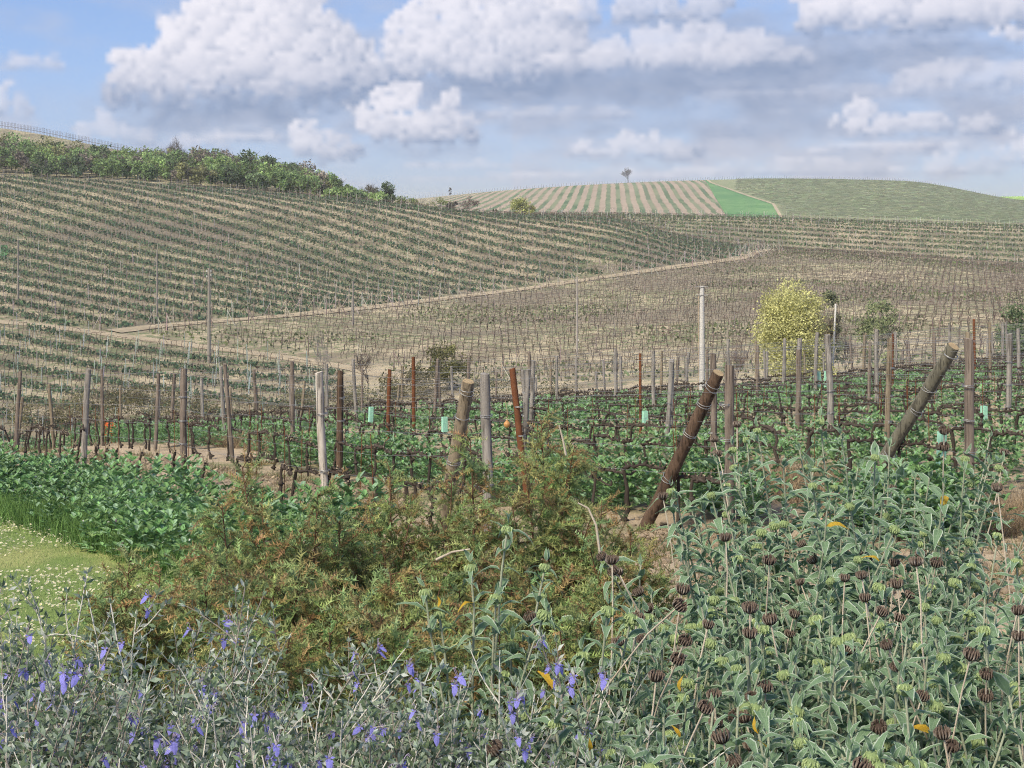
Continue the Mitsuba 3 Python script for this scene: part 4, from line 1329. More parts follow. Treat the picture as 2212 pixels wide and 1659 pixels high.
# ------------------------------------------------------------------ the daisy lawn
lawn = [(-120, 18.2), (0, 17.6), (60, 16.3), (120, 15.1), (178, 14.0), (215, 13.0), (250, 11.6), (250, 9.5), (200, 8.2), (-120, 8.0)]
LP = shapely.Polygon([((p - 512) / F * d, d) for p, d in lawn])
sheet('lawn', ([(-140, 8), (60, 8), (255, 8)], [(-140, 18.3), (0, 17.7), (255, 12)]), 40, 40, .035, 'lawn_mat', 'short green lawn strewn with daisies')
n = 150000
xy = np.column_stack([rg.uniform(-11, -1.2, n), rg.uniform(8, 18.2, n)])
dry = meshkit.fbm(np.column_stack([xy * .9, np.zeros(n)]), 3, 4)
ok = shapely.contains_xy(LP, xy[:, 0], xy[:, 1]) & (rg.random(n) < np.where(dry > .62, .6, 1))
xy, dry = xy[ok], dry[ok]
n = len(xy)
v, f, c = blades(n, xy, rg.uniform(.03, .085, n), .007, [(.30, .42, .15), (.36, .46, .18), (.26, .38, .13), (.52, .52, .30)], rg, .55)
put('lawn_grass', Bag().add(v, f, c).ply('leaf_mat'), 'short lawn grass among the daisies', 'grass', None, 'stuff')
e = np.array([((p - 512) / F * d, d) for p, d in [(-80, 17.9), (0, 17.4), (60, 16.1), (120, 14.9), (178, 13.8), (215, 12.8)]])
n = 16000
tt = rg.uniform(0, 5, n)
i = tt.astype(int)
xy = e[i] + (e[i + 1] - e[i]) * (tt - i)[:, None] + rg.normal(0, .16, (n, 2))
put('tall_grass', Bag().add(*blades(n, xy, rg.uniform(.14, .36, n), .009, [(.16, .28, .09), (.20, .33, .11), (.13, .24, .08)], rg, .3)).ply('leaf_mat'), 'longer green grass along the foot of the bean strip', 'grass', None, 'stuff')
n = 14000
xy = np.column_stack([rg.uniform(-8, -1.4, n), rg.uniform(8.2, 16.5, n)])
q = meshkit.fbm(np.column_stack([xy * .8, np.zeros(n)]), 4, 9)
ok = shapely.contains_xy(LP, xy[:, 0], xy[:, 1]) & (q > .44)
xy = xy[ok]
n = len(xy)
th = np.linspace(0, 2 * np.pi, 8, endpoint=False)
dv = np.vstack([np.column_stack([np.cos(th), np.sin(th), .15 + 0 * th]), [[0, 0, 0]]])
df = np.stack([np.arange(8), (np.arange(8) + 1) % 8, np.full(8, 8)], 1)
P = np.column_stack([xy, H(xy[:, 0], xy[:, 1]) + rg.uniform(.05, .1, n)])
Z = unit(np.column_stack([rg.normal(0, .35, (n, 2)), np.ones(n)]))
X, Y, Zz = frames(np.cross(Z, [0, 1.0, 0]), Z)
s = rg.uniform(.0085, .0125, (n, 1))
dc = np.tile(np.vstack([np.tile([.80, .80, .78], (8, 1)), [[.75, .62, .12]]]), (n, 1))
put('daisies', Bag().add(*place_many(dv, df, None, P, X * s, Y * s, Zz * s), dc).ply('leaf_mat'), 'white daisies scattered over the lawn', 'daisies', None, 'stuff')

# ------------------------------------------------------------------ small things in the vineyard
pc('mint_mat', {'type': 'rgb', 'value': [.36, .68, .52]}, .5, .4)


def shelter(px, py_top, d, h, label, tiltdeg=0, r=.043):
    q = at(px, d)
    top = (HOR - py_top) / F * d
    q[2] = max(q[2], top - h)
    b = Bag()
    ring = np.array([[-1, -1], [1, -1], [1, 1], [-1, 1]]) * r
    v = np.vstack([np.column_stack([ring, np.zeros(4)]), np.column_stack([ring, np.full(4, h)]), np.column_stack([ring * .9, np.zeros(4)]), np.column_stack([ring * .9, np.full(4, h)])])
    f = []
    for i in range(4):
        j = (i + 1) % 4
        f += [[i, j, j + 4, i + 4], [j + 8, i + 8, i + 12, j + 12], [i + 4, j + 4, j + 12, i + 12]]
    key = name('vine_shelter')
    M = tilt(q, 0, tiltdeg, 25)
    put(f'{key}__tube', mikit.ply((v, np.array(f)), 'mint_mat', False, to_world=M))
    rib = Bag()
    for x in (-.5, 0, .5):
        for s in (-1, 1):
            rib.add(*tube([[x * r, s * r * 1.04, .01], [x * r, s * r * 1.04, h - .01]], .0045, 4))
    put(f'{key}__rib', mikit.ply(rib.mesh()[:2], 'mint_mat', True, to_world=M), None, None, None, 'stuff')
    tag(key, label, 'plant guard')


shelter(940.5, 431.5, 19.4, .58, 'tall mint green square vine guard left of the thick brown end post', 2)
shelter(984, 406, 26, .26, 'mint green vine guard right of the thick brown end post')
shelter(645, 411, 29, .22, 'pale mint guard in the beans left of the dark strut')
shelter(370.5, 407, 33, .32, 'mint green guard right of the dark post and leftmost of the guards', 3)
shelter(444.5, 417, 27, .26, 'mint green guard left of the tan sawn strut')
shelter(819, 371.5, 46, .45, 'slim mint guard in the back rows, left of a pair')
shelter(826, 371, 46, .48, 'slim mint guard in the back rows, right of a pair')

# orange gourd hanging from the wire beside the rusty post
g = head_px(507, 424, 19.6)
m = trimesh.creation.icosphere(subdivisions=3, radius=1)
v = m.vertices.copy()
pear = np.where(v[:, 2] > 0, 1 - .55 * v[:, 2] ** 1.5, 1)
v = v * np.column_stack([pear, pear, np.full(len(v), 1.2)]) * .042
put('hanging_gourd__fruit', mikit.ply((v + g, m.faces), {'type': 'twosided', 'bsdf': {'type': 'principled', 'base_color': {'type': 'rgb', 'value': [.50, .26, .09]}, 'roughness': .55}}, True))
put('hanging_gourd__string', mikit.ply(tube([g + [0, 0, .07], g + [.005, 0, .16], g + [-.02, 0, .3]], .004, 5), 'cut_wood', True))
tag('hanging_gourd', 'small orange gourd hanging from the wire left of the rusty post', 'gourd')

# reddish stone, stack of poles, orange crates
m = trimesh.creation.icosphere(subdivisions=3)
v = m.vertices * (1 + .6 * (meshkit.fbm(m.vertices * 1.1 + 3, 3)[:, None] - .5)) * [.16, .12, .12]
q = at(819, 17.2)
put('red_stone', mikit.ply((v + q + [0, 0, .07], m.faces), {'type': 'twosided', 'bsdf': {'type': 'principled', 'base_color': mikit.proc(lambda p, n, uv: mix([.42, .22, .14], [.58, .38, .28], fbm(p.x * 18, p.y * 18, p.z * 18, 3))), 'roughness': .9}}, True), 'pinkish stone lying on the earth in front of the dead grass', 'stone')
rl = np.random.default_rng(8)
for i in range(9):
    q = at(428 + rl.uniform(-4, 4), 70) + [0, rl.uniform(-.5, .5), .12 + .17 * (i % 4)]
    a = rl.uniform(-.25, .25)
    d = np.array([math.cos(a), math.sin(a), rl.normal(0, .04)])
    put(name('stacked_pole'), mikit.ply(tube([q - d * 1.3, q, q + d * rl.uniform(1, 1.5)], .07, 8), 'grey_wood' if i % 2 else 'cut_wood', True), 'pale wooden pole in the heap behind the near vineyard', 'pole', 'heap of wooden poles')
for i, (px, py) in enumerate(((107, 424.5), (113, 424))):
    d = 46
    q = head_px(px, py, d)
    gz = float(H(q[0], q[1]))
    hgt = max(q[2] - gz, .3)
    key = name('orange_crate')
    b = Bag()
    for zz in (.06, .16, .27, .37):
        for s in (-1, 1):
            bx = trimesh.creation.box([.17, .015, .07])
            b.add(bx.vertices + [0, s * .13, zz], bx.faces)
            bx = trimesh.creation.box([.015, .25, .07])
            b.add(bx.vertices + [s * .085, 0, zz + .001], bx.faces)
    post = trimesh.creation.box([.02, .02, hgt + .42])
    b.add(post.vertices + [.075, .105, -hgt / 2 + .2], post.faces).add(post.vertices + [-.075, .105, -hgt / 2 + .2], post.faces)
    v, f, _ = b.mesh()
    put(key, mikit.ply((v * [.75, .75, 1] + [q[0], q[1], gz + hgt - .36], f), {'type': 'twosided', 'bsdf': {'type': 'principled', 'base_color': {'type': 'rgb', 'value': [.72, .16, .05]}, 'roughness': .5}}, False), f'small orange slatted harvest crate behind the left vine rows, {["left", "right"][i]} of the two', 'crate')

# ------------------------------------------------------------------ the flower bed in front: rusty evergreens, silver germander, sage
def curve(p, d0, L, n, bend, rng, pull=(0, 0, 0)):
    """points along a slowly turning shoot"""
    P, d = [np.array(p, float)], unit(np.array(d0, float))
    for _ in range(n):
        d = unit(d + rng.normal(0, bend, 3) + np.asarray(pull))
        P.append(P[-1] + d * L / n)
    return np.array(P)


def along(P, t):
    """point and direction at the fraction t of a polyline"""
    s = t * (len(P) - 1)
    i = np.minimum(s.astype(int), len(P) - 2)
    return P[i] + (P[i + 1] - P[i]) * (s - i)[:, None], unit(P[i + 1] - P[i])


# --- juniper-like bushes with bronzed shoot tips
rj = np.random.default_rng(101)


def shoot_mesh(rng, n=24, L=.10, nl=.024):
    t = np.linspace(.02, 1, n)
    ax = np.column_stack([t * L, 0 * t, -.28 * L * t ** 2])
    th = np.arange(n) * 2.25
    out = np.column_stack([np.full(n, .75), np.cos(th), np.sin(th)]) + rng.normal(0, .15, (n, 3))
    v, f, m = leaves(ax, unit(out), nl * rng.uniform(.75, 1.2, n), .007, tmpl='needle', rng=rng)
    sv, sf, _ = segs([[0, 0, 0]], [[L, 0, -.28 * L]], .0016, .0009, 3)
    return np.vstack([v, sv]), np.vstack([f, sf + len(v)])


SHOOT = [shoot_mesh(rj) for _ in range(5)]
RUST, OLIVE, JGREEN = np.array((.37, .275, .14)), np.array((.35, .395, .17)), np.array((.28, .39, .18))


def juniper(px, d, tops, label, spread=.34, shoots=1500):
    """tops: the px and py that its leaders reach"""
    g = at(px, d)
    key = name('juniper_bush')
    sb, fb, tb = Bag(), Bag(), Bag()
    SP, SD, SI = [], [], []
    for tx, ty in tops:
        dd = d + rj.uniform(-.35, .35)
        top = head_px(tx, ty, dd)
        base = g + [rj.normal(0, .07), rj.normal(0, .07), -.05]
        mid = base * .5 + top * .5 + [rj.normal(0, .05), rj.normal(0, .05), 0]
        t = np.linspace(0, 1, 14)[:, None]
        P = base * (1 - t) ** 2 + 2 * mid * t * (1 - t) + top * t ** 2
        sb.add(*tube(P, np.linspace(.011, .0025, 14), 5, True, .1, rj), (.13, .075, .05))
        Lm = np.linalg.norm(top - base)
        for s in np.arange(.12, 1, .035 / Lm * 1.1):
            c, dr_ = along(P, np.array([s]))
            c, dr_ = c[0], dr_[0]
            th = rj.uniform(0, 6.28)
            L2 = (.05 + spread * (1 - s) ** .7) * rj.uniform(.5, 1.15)
            bd = unit(np.array([math.cos(th), math.sin(th), rj.uniform(.25, .9)]))
            Q = curve(c, bd, L2, 5, .12, rj, (0, 0, .04))
            sb.add(*tube(Q, np.linspace(.004, .0014, 6), 3, False), (.15, .09, .055))
            m = max(3, int(L2 / .0185))
            tt = rj.uniform(.15, 1, m)
            c2, d2 = along(Q, tt)
            SP.append(c2), SI.append(tt * .65 + .35 * s + rj.normal(0, .12, m))
            SD.append(unit(d2 * .9 + rj.normal(0, .55, (m, 3)) + [0, 0, -.15]))
        tt = rj.uniform(.55, 1, 16)
        c2, d2 = along(P, tt)
        SP.append(c2), SD.append(unit(d2 + rj.normal(0, .45, (16, 3)))), SI.append(np.full(16, .95))
    SP, SD, SI = np.vstack(SP), np.vstack(SD), np.concatenate(SI)
    n = len(SP)
    mix_ = rj.random(n)
    rusty = (SI > .66) & (mix_ < .36)
    colr = np.where(rusty[:, None], RUST, np.where((mix_ < .7)[:, None], OLIVE, JGREEN)) * np.exp(rj.normal(0, .22, (n, 1))) * (1 + rj.normal(0, .06, (n, 3)))
    X, Y, Z = frames(SD, np.array([0, 0, 1.0]), rng=rj)
    sc = rj.uniform(.7, 1.25, n)[:, None]
    for bag, msk in ((tb, rusty), (fb, ~rusty)):
        for v in range(5):
            i = np.where(msk)[0][v::5]
            if len(i):
                bag.add(*place_many(*SHOOT[v], None, SP[i], X[i] * sc[i], Y[i] * sc[i], Z[i] * sc[i]), np.repeat(np.clip(colr[i], .01, .8), len(SHOOT[v][0]), 0))
    put(f'{key}__stem', sb.ply('matte_mat', True))
    put(f'{key}__foliage', fb.ply('leaf_mat'), 'olive green needles', None, None, 'stuff')
    if tb.n:
        put(f'{key}__bronze_tips', tb.ply('leaf_mat'), 'rusty brown shoot tips', None, None, 'stuff')
    tag(key, label, 'bush')


def leaders(specs):
    return specs


JT = [
    (250, 7.6, [(242, 466), (222, 505), (262, 512), (205, 545), (285, 548), (240, 560), (180, 566)], 'rusty green juniper with the tall spire in front of the tilled earth'),
    (325, 7.9, [(318, 492), (340, 520), (300, 530), (352, 545), (330, 556)], 'rusty juniper left of the white post foot'),
    (395, 8.0, [(390, 470), (372, 505), (412, 512), (430, 545), (385, 550), (400, 535)], 'rusty juniper in front of the dark post'),
    (462, 8.1, [(470, 438), (452, 475), (485, 500), (440, 520), (500, 530), (465, 545)], 'juniper hiding the foot of the tan strut'),
    (545, 8.2, [(541, 420), (525, 470), (560, 450), (575, 445), (512, 505), (590, 520), (548, 520)], 'tallest rusty juniper in front of the rusty post'),
    (615, 8.0, [(602, 500), (630, 532), (645, 560), (588, 540), (660, 585), (612, 555)], 'low olive juniper at the right end of the group'),
    (150, 6.6, [(130, 560), (160, 575), (112, 590), (185, 585), (145, 600), (105, 612), (205, 575)], 'leftmost brown juniper beside the daisy lawn'),
    (235, 6.4, [(225, 565), (250, 580), (205, 590), (275, 585), (235, 600), (260, 610)], 'low juniper in front of the tall spired one'),
    (310, 6.5, [(300, 570), (325, 578), (345, 590), (280, 598), (315, 605), (335, 612)], 'low juniper in the left middle of the bed'),
    (400, 6.7, [(390, 572), (415, 565), (370, 590), (440, 588), (405, 606), (425, 612)], 'low juniper in the middle of the bed behind the silver shrub'),
    (490, 6.8, [(480, 566), (510, 575), (460, 590), (530, 585), (500, 605), (470, 615)], 'low juniper behind the tallest green sage stem'),
    (575, 6.9, [(565, 575), (595, 590), (550, 600), (615, 610), (640, 618), (580, 618)], 'low juniper just left of the sage bushes'),
    (360, 5.7, [(350, 622), (380, 615), (330, 632), (405, 628), (365, 640)], 'small bronze juniper close behind the silver shrubs'),
    (470, 5.8, [(455, 625), (480, 618), (500, 632), (435, 640), (520, 640)], 'small olive juniper close behind the silver shrubs'),
    (575, 5.9, [(560, 632), (590, 640), (610, 650), (545, 648), (575, 652), (590, 618)], 'small bronze juniper between the silver shrubs and the sage'),
    (250, 5.6, [(240, 628), (265, 622), (220, 640), (290, 636), (255, 645)], 'small dark juniper close behind the left silver shrubs'),
]
for px, d, tops, lab in JT:
    juniper(px, d, tops, lab)

# --- silver germander: pale stems, small grey leaves, blue lipped flowers
rs_ = np.random.default_rng(202)
SILVER, GREYG, DEEPG = np.array((.53, .58, .54)), np.array((.32, .405, .31)), np.array((.17, .24, .145))


def flower_mesh(rng):
    b = Bag()
    blue = np.array((.33, .32, .85)) * rng.uniform(.85, 1.1)
    s = np.linspace(0, 1, 5)
    w = np.array([.12, .32, .55, .5, .12])
    rows = []
    for k in range(5):
        x = .25 + .75 * s[k]
        z = .1 - .9 * s[k] ** 1.4
        rows += [[x * .8, -w[k] * .5, z], [x * .8 + .06, 0, z - .04], [x * .8, w[k] * .5, z]]
    f = []
    for k in range(4):
        a = k * 3
        f += [[a, a + 1, a + 4, a + 3], [a + 1, a + 2, a + 5, a + 4]]
    b.add(np.array(rows), np.array(f), blue)
    for sgn in (-1, 1):
        for (x, z, l) in ((.25, .12, .42), (.36, -.05, .34)):
            p = np.array([[x, sgn * .06, z]])
            v, ff, m = leaves(p, np.array([[.35, sgn * .8, .25 if z > 0 else -.25]]), l, .22, up=[1.0, 0, .3], rng=rng)
            b.add(v, ff, blue * .95)
        t = np.linspace(0, 1, 5)
        st = np.column_stack([.15 + .55 * t, sgn * .05 + sgn * .05 * t, .2 + .75 * np.sin(t * 2.2)])
        b.add(*tube(st, .018, 3, False), (.62, .50, .74))
    b.add(*tube([[-.2, 0, -.05], [.05, 0, .08], [.25, 0, .1]], [.10, .15, .12], 6), (.30, .26, .34))
    return b


FL = [flower_mesh(rs_).ply('leaf_mat') for _ in range(4)]


def germander(px, d, h, r, label, n_stem=54, n_fl=12):
    n_fl, n_stem = int(n_fl * 2.2), int(n_stem * .85)
    key = name('germander_bush')
    g = at(px, d)
    sb, lb = Bag(), Bag()
    LPt, LDr, LL = [], [], []
    tips = []
    for i in range(n_stem):
        th = rs_.uniform(0, 6.28)
        rr = r * math.sqrt(rs_.random())
        base = g + [math.cos(th) * rr * .45, math.sin(th) * rr * .45, -.03]
        out = np.array([math.cos(th) * rr / r, math.sin(th) * rr / r, 0])
        L = h * rs_.uniform(.72, 1.12)
        P = curve(base, out * .55 + [0, 0, 1], L, 9, .09, rs_, out * .035 + [0, 0, -.01])
        w = rs_.random()
        wood = np.array((.60, .585, .54)) if w < .6 else np.array((.30, .27, .235))
        sb.add(*tube(P, np.linspace(.0042, .0018, 10), 4, False), wood)
        todo = [(P, .38, 1.0)]
        for s in np.sort(rs_.uniform(.3, .95, 9)):
            c, dd = along(P, np.array([s]))
            dirn = unit(dd[0] * .5 + rs_.normal(0, .75, 3) + [0, 0, .25])
            Q = curve(c[0], dirn, rs_.uniform(.08, .30) * (1.15 - .6 * s), 5, .12, rs_, (0, 0, .06))
            sb.add(*tube(Q, np.linspace(.0024, .0012, 6), 3, False), wood * rs_.uniform(.8, 1.1))
            todo.append((Q, .12, 1.0))
        for Q, lo, hi in todo:
            Lq = np.linalg.norm(np.diff(Q, axis=0), axis=1).sum()
            m = max(4, int(Lq * (hi - lo) / .023))
            tt = lo + (hi - lo) * (np.arange(m) + rs_.uniform(0, 1)) / (m + 1)
            c, dd = along(Q, tt)
            u = unit(np.cross(dd, [0.3, .2, 1.0]))
            v = np.cross(dd, u)
            for sgn in (-1, 1):
                a = np.where(np.arange(m) % 2 == 0, 0, np.pi / 2) + rs_.normal(0, .35, m)
                o = np.cos(a)[:, None] * u + np.sin(a)[:, None] * v
                LPt.append(c), LDr.append(unit(o * sgn + dd * rs_.uniform(.3, 1.0, (m, 1)) + rs_.normal(0, .15, (m, 3))))
                LL.append(rs_.uniform(.022, .039, m))
            k = 7                                             # the tuft at the tip
            LPt.append(np.repeat(Q[-1][None], k, 0)), LDr.append(unit(np.repeat(unit(Q[-1] - Q[-2])[None], k, 0) + rs_.normal(0, .5, (k, 3)))), LL.append(rs_.uniform(.016, .030, k))
            tips.append((Q[-1], unit(Q[-1] - Q[-2])))
    P, D, L = np.vstack(LPt), np.vstack(LDr), np.concatenate(LL)
    n = len(P)
    v, f, m = leaves(P, D, L, L * rs_.uniform(.26, .38, n), tmpl='leaf', rng=rs_)
    w = rs_.random(n)
    col = np.where((w < .18)[:, None], SILVER, np.where((w < .60)[:, None], GREYG, DEEPG)) * np.exp(rs_.normal(0, .16, (n, 1)))
    put(f'{key}__stem', sb.ply('matte_mat', True), 'pale silvery stems')
    put(f'{key}__foliage', Bag().add(v, f, np.repeat(np.clip(col, .01, .9), m, 0)).ply('leaf_mat'), 'small grey green leaves', None, None, 'stuff')
    front = [t for t in sorted(tips, key=lambda t: -(t[0][2] - .18 * t[0][1]))[:n_fl * 5]]
    for i in rs_.permutation(len(front))[:n_fl]:
        q, dd = front[i]
        for _ in range(rs_.integers(1, 4)):
            p = q - dd * rs_.uniform(.005, .05) + rs_.normal(0, .012, 3) + [0, -.012, 0]
            put(name(f'{key}__flower'), {**FL[rs_.integers(0, 4)], 'to_world': tilt(p, rs_.normal(0, 14), rs_.normal(0, 14), -90 + rs_.normal(0, 50), [.0255 * rs_.uniform(.8, 1.2)] * 3)})
    tag(key, label, 'shrub')


for px, d, h, r, nst, nf, lab in [
        (-20, 4.1, .97, .42, 54, 8, 'silver germander shrub cut by the left edge of the photo'),
        (75, 4.2, .91, .44, 64, 12, 'silver germander with blue flowers in front of the daisy lawn'),
        (150, 4.25, .97, .36, 54, 10, 'silver germander with the tall leafy shoot beside the lawn'),
        (225, 4.0, .84, .4, 60, 11, 'silver germander with blue flowers below the low junipers, left part of the bed'),
        (310, 3.9, .80, .4, 60, 10, 'silver germander in front of the bronze juniper in the left middle'),
        (395, 3.95, .80, .4, 60, 12, 'silver germander with blue flowers in the middle of the bed'),
        (480, 4.05, .86, .38, 62, 12, 'silver germander with upright pale stems just left of the sage'),
        (555, 3.8, .66, .36, 44, 9, 'rightmost germander growing among sage leaves'),
        (20, 3.5, .82, .4, 54, 10, 'foremost silver germander in the bottom left corner'),
        (120, 3.45, .80, .4, 56, 11, 'foremost germander second from the left corner'),
        (235, 3.4, .76, .38, 54, 9, 'foremost germander with many bare pale twigs at the bottom'),
        (350, 3.4, .74, .38, 54, 11, 'foremost germander at the bottom middle'),
        (455, 3.4, .73, .36, 50, 9, 'foremost germander with a long pale stem crossing to the sage')]:
    germander(px, d, h, r, lab, nst, nf)

# --- sage with whorled heads
rq = np.random.default_rng(303)


def sage_leaf(rng, curl, cross=5):
    n = 6 if cross > 3 else 4
    s = np.linspace(0, 1, n)
    w = np.interp(s, np.linspace(0, 1, 7), [.05, .24, .33, .31, .23, .12, .012]) * rng.uniform(.85, 1.15)
    x = s * (1 - .12 * s * curl)
    z = .16 * np.sin(s * 2.2) - curl * s ** 2
    v, uv = [], []
    ruf = rng.normal(0, .018, (n, 2))
    for k in range(n):
        for j, c in enumerate(np.linspace(-1, 1, cross)):
            v.append([x[k], c * w[k] * .5 * 1.0, z[k] + .30 * abs(c) * w[k] * .5 + (ruf[k, 0] if c < 0 else ruf[k, 1]) * abs(c) + (.008 if c == 0 else 0) * -1])
            uv.append([s[k], (c + 1) / 2])
    v, uv = np.array(v), np.array(uv)
    f = grid_faces(n, cross)
    f = np.vstack([f[:, [0, 1, 2]], f[:, [0, 2, 3]]])
    return v, f, uv


def sage_fn(base, rim):
    def fn(p, n, uv):
        e = dr.abs(uv.y - .5) * 2
        t = fbm(p.x * 45, p.y * 45, p.z * 45, 3)
        big = noise(p.x * 5, p.y * 5, p.z * 5)
        vein = smoothstep(.10, .03, e) * .5 + .22 * smoothstep(.72, .98, dr.abs(2 * (uv.x * 9 + e * 2.2 - dr.floor(uv.x * 9 + e * 2.2)) - 1))
        c = mix([base[0] * .8, base[1] * .8, base[2] * .8], [base[0] * 1.25, base[1] * 1.2, base[2] * 1.25], t * .6 + big * .4)
        return mix(c, rim, smoothstep(.74, .90, e) * .85 + vein * .3)
    return fn


scene['sage_leaf_mat'] = {'type': 'principledthin', 'base_color': mikit.proc(sage_fn((.185, .30, .175), (.57, .66, .57))), 'roughness': .7, 'diff_trans': .45, 'eta': 1.3}
scene['yellow_leaf_mat'] = {'type': 'principledthin', 'base_color': mikit.proc(lambda p, n, uv: mix([.62, .36, .03], [.50, .40, .09], fbm(p.x * 60, p.y * 60, p.z * 60, 3))), 'roughness': .6, 'diff_trans': .6, 'eta': 1.3}
pc('dry_stalk_mat', lambda p, n, uv: mix([.42, .35, .27], [.64, .58, .49], fbm(p.x * 30, p.y * 30, p.z * 12, 3)), .8, .2)
pc('sage_stem_mat', lambda p, n, uv: mix([.26, .30, .20], [.40, .42, .34], fbm(p.x * 40, p.y * 40, p.z * 15, 3)), .8, .2)
SL = [sage_leaf(rq, c) for c in (.2, .35, .5, .66, .85, .05)]
SLOW = [sage_leaf(rq, c, 3) for c in (.2, .35, .5, .66, .85, .05)]
SLP = [mikit.ply((v, f), 'sage_leaf_mat', True, uv=uv) for v, f, uv in SL]
SLY = [mikit.ply((v, f), 'yellow_leaf_mat', True, uv=uv) for v, f, uv in SL]


def whorl(rng, dead):
    """a globe of calyces round the stem: closed and green, or dry, brown and spread like a basket"""
    b = Bag()
    rows = [(0, 15), (.5, 12)] if dead else [(0, 13), (.5, 9), (-.4, 9)]
    for off, cnt in rows:
        for i in range(cnt):
            th = 2 * np.pi * (i + off) / cnt + rng.normal(0, .07)
            c, s = math.cos(th), math.sin(th)
            if dead:
                k = 1 - .38 * off + rng.normal(0, .06)
                pr = np.array([[.16, -.72], [.62 * k, -.50], [.98 * k, -.02], [1.02 * k, .46 + off * .35], [.93 * k, .62 + off * .45]])
                rad = [.05, .10, .135, .125, .085]
                col = np.array((.075, .052, .043)) * np.exp(rng.normal(0, .25))
            else:
                tilt_ = off * 1.0
                a = np.array([-.6, -.1, .4]) * .75 + tilt_ * .9
                pr = np.column_stack([np.cos(a), np.sin(a)]) * (1.0 - .03 * rng.random())
                pr[0] *= .75
                rad = [.07, .19, .08]
                col = np.array((.34, .43, .21)) * np.exp(rng.normal(0, .12))
            path = np.column_stack([pr[:, 0] * c, pr[:, 0] * s, pr[:, 1] + rng.normal(0, .03)])
            v, f = tube(path, rad, 4, True, .08, rng)
            cc = np.tile(col, (len(v), 1))
            if dead:
                rim = v[:, 2] > .42                            # dry pale mouths of the calyces
                cc[rim] = np.array((.17, .13, .105))
                inner = (np.hypot(v[:, 0], v[:, 1]) > 1.03) & (np.abs(v[:, 2] + .05) < .3)
                cc[inner] = np.array((.40, .345, .30))
            b.add(v, f, cc)
    core = trimesh.creation.icosphere(subdivisions=2, radius=.62 if dead else .86)
    b.add(core.vertices * [1, 1, .8 if dead else .95], core.faces, (.06, .042, .034) if dead else (.22, .30, .13))
    return b


DEAD = [whorl(rq, True).ply('matte_mat', True) for _ in range(5)]
BUD = [whorl(rq, False).ply('matte_mat', True) for _ in range(4)]


def frame_matrix(p, d, up, s):
    X, Y, Z = (a[0] for a in frames(np.array([d]), np.array([up]), rng=rq))
    M = np.eye(4)
    M[:3, 0], M[:3, 1], M[:3, 2], M[:3, 3] = X * s, Y * s, Z * s, p
    return T(M)


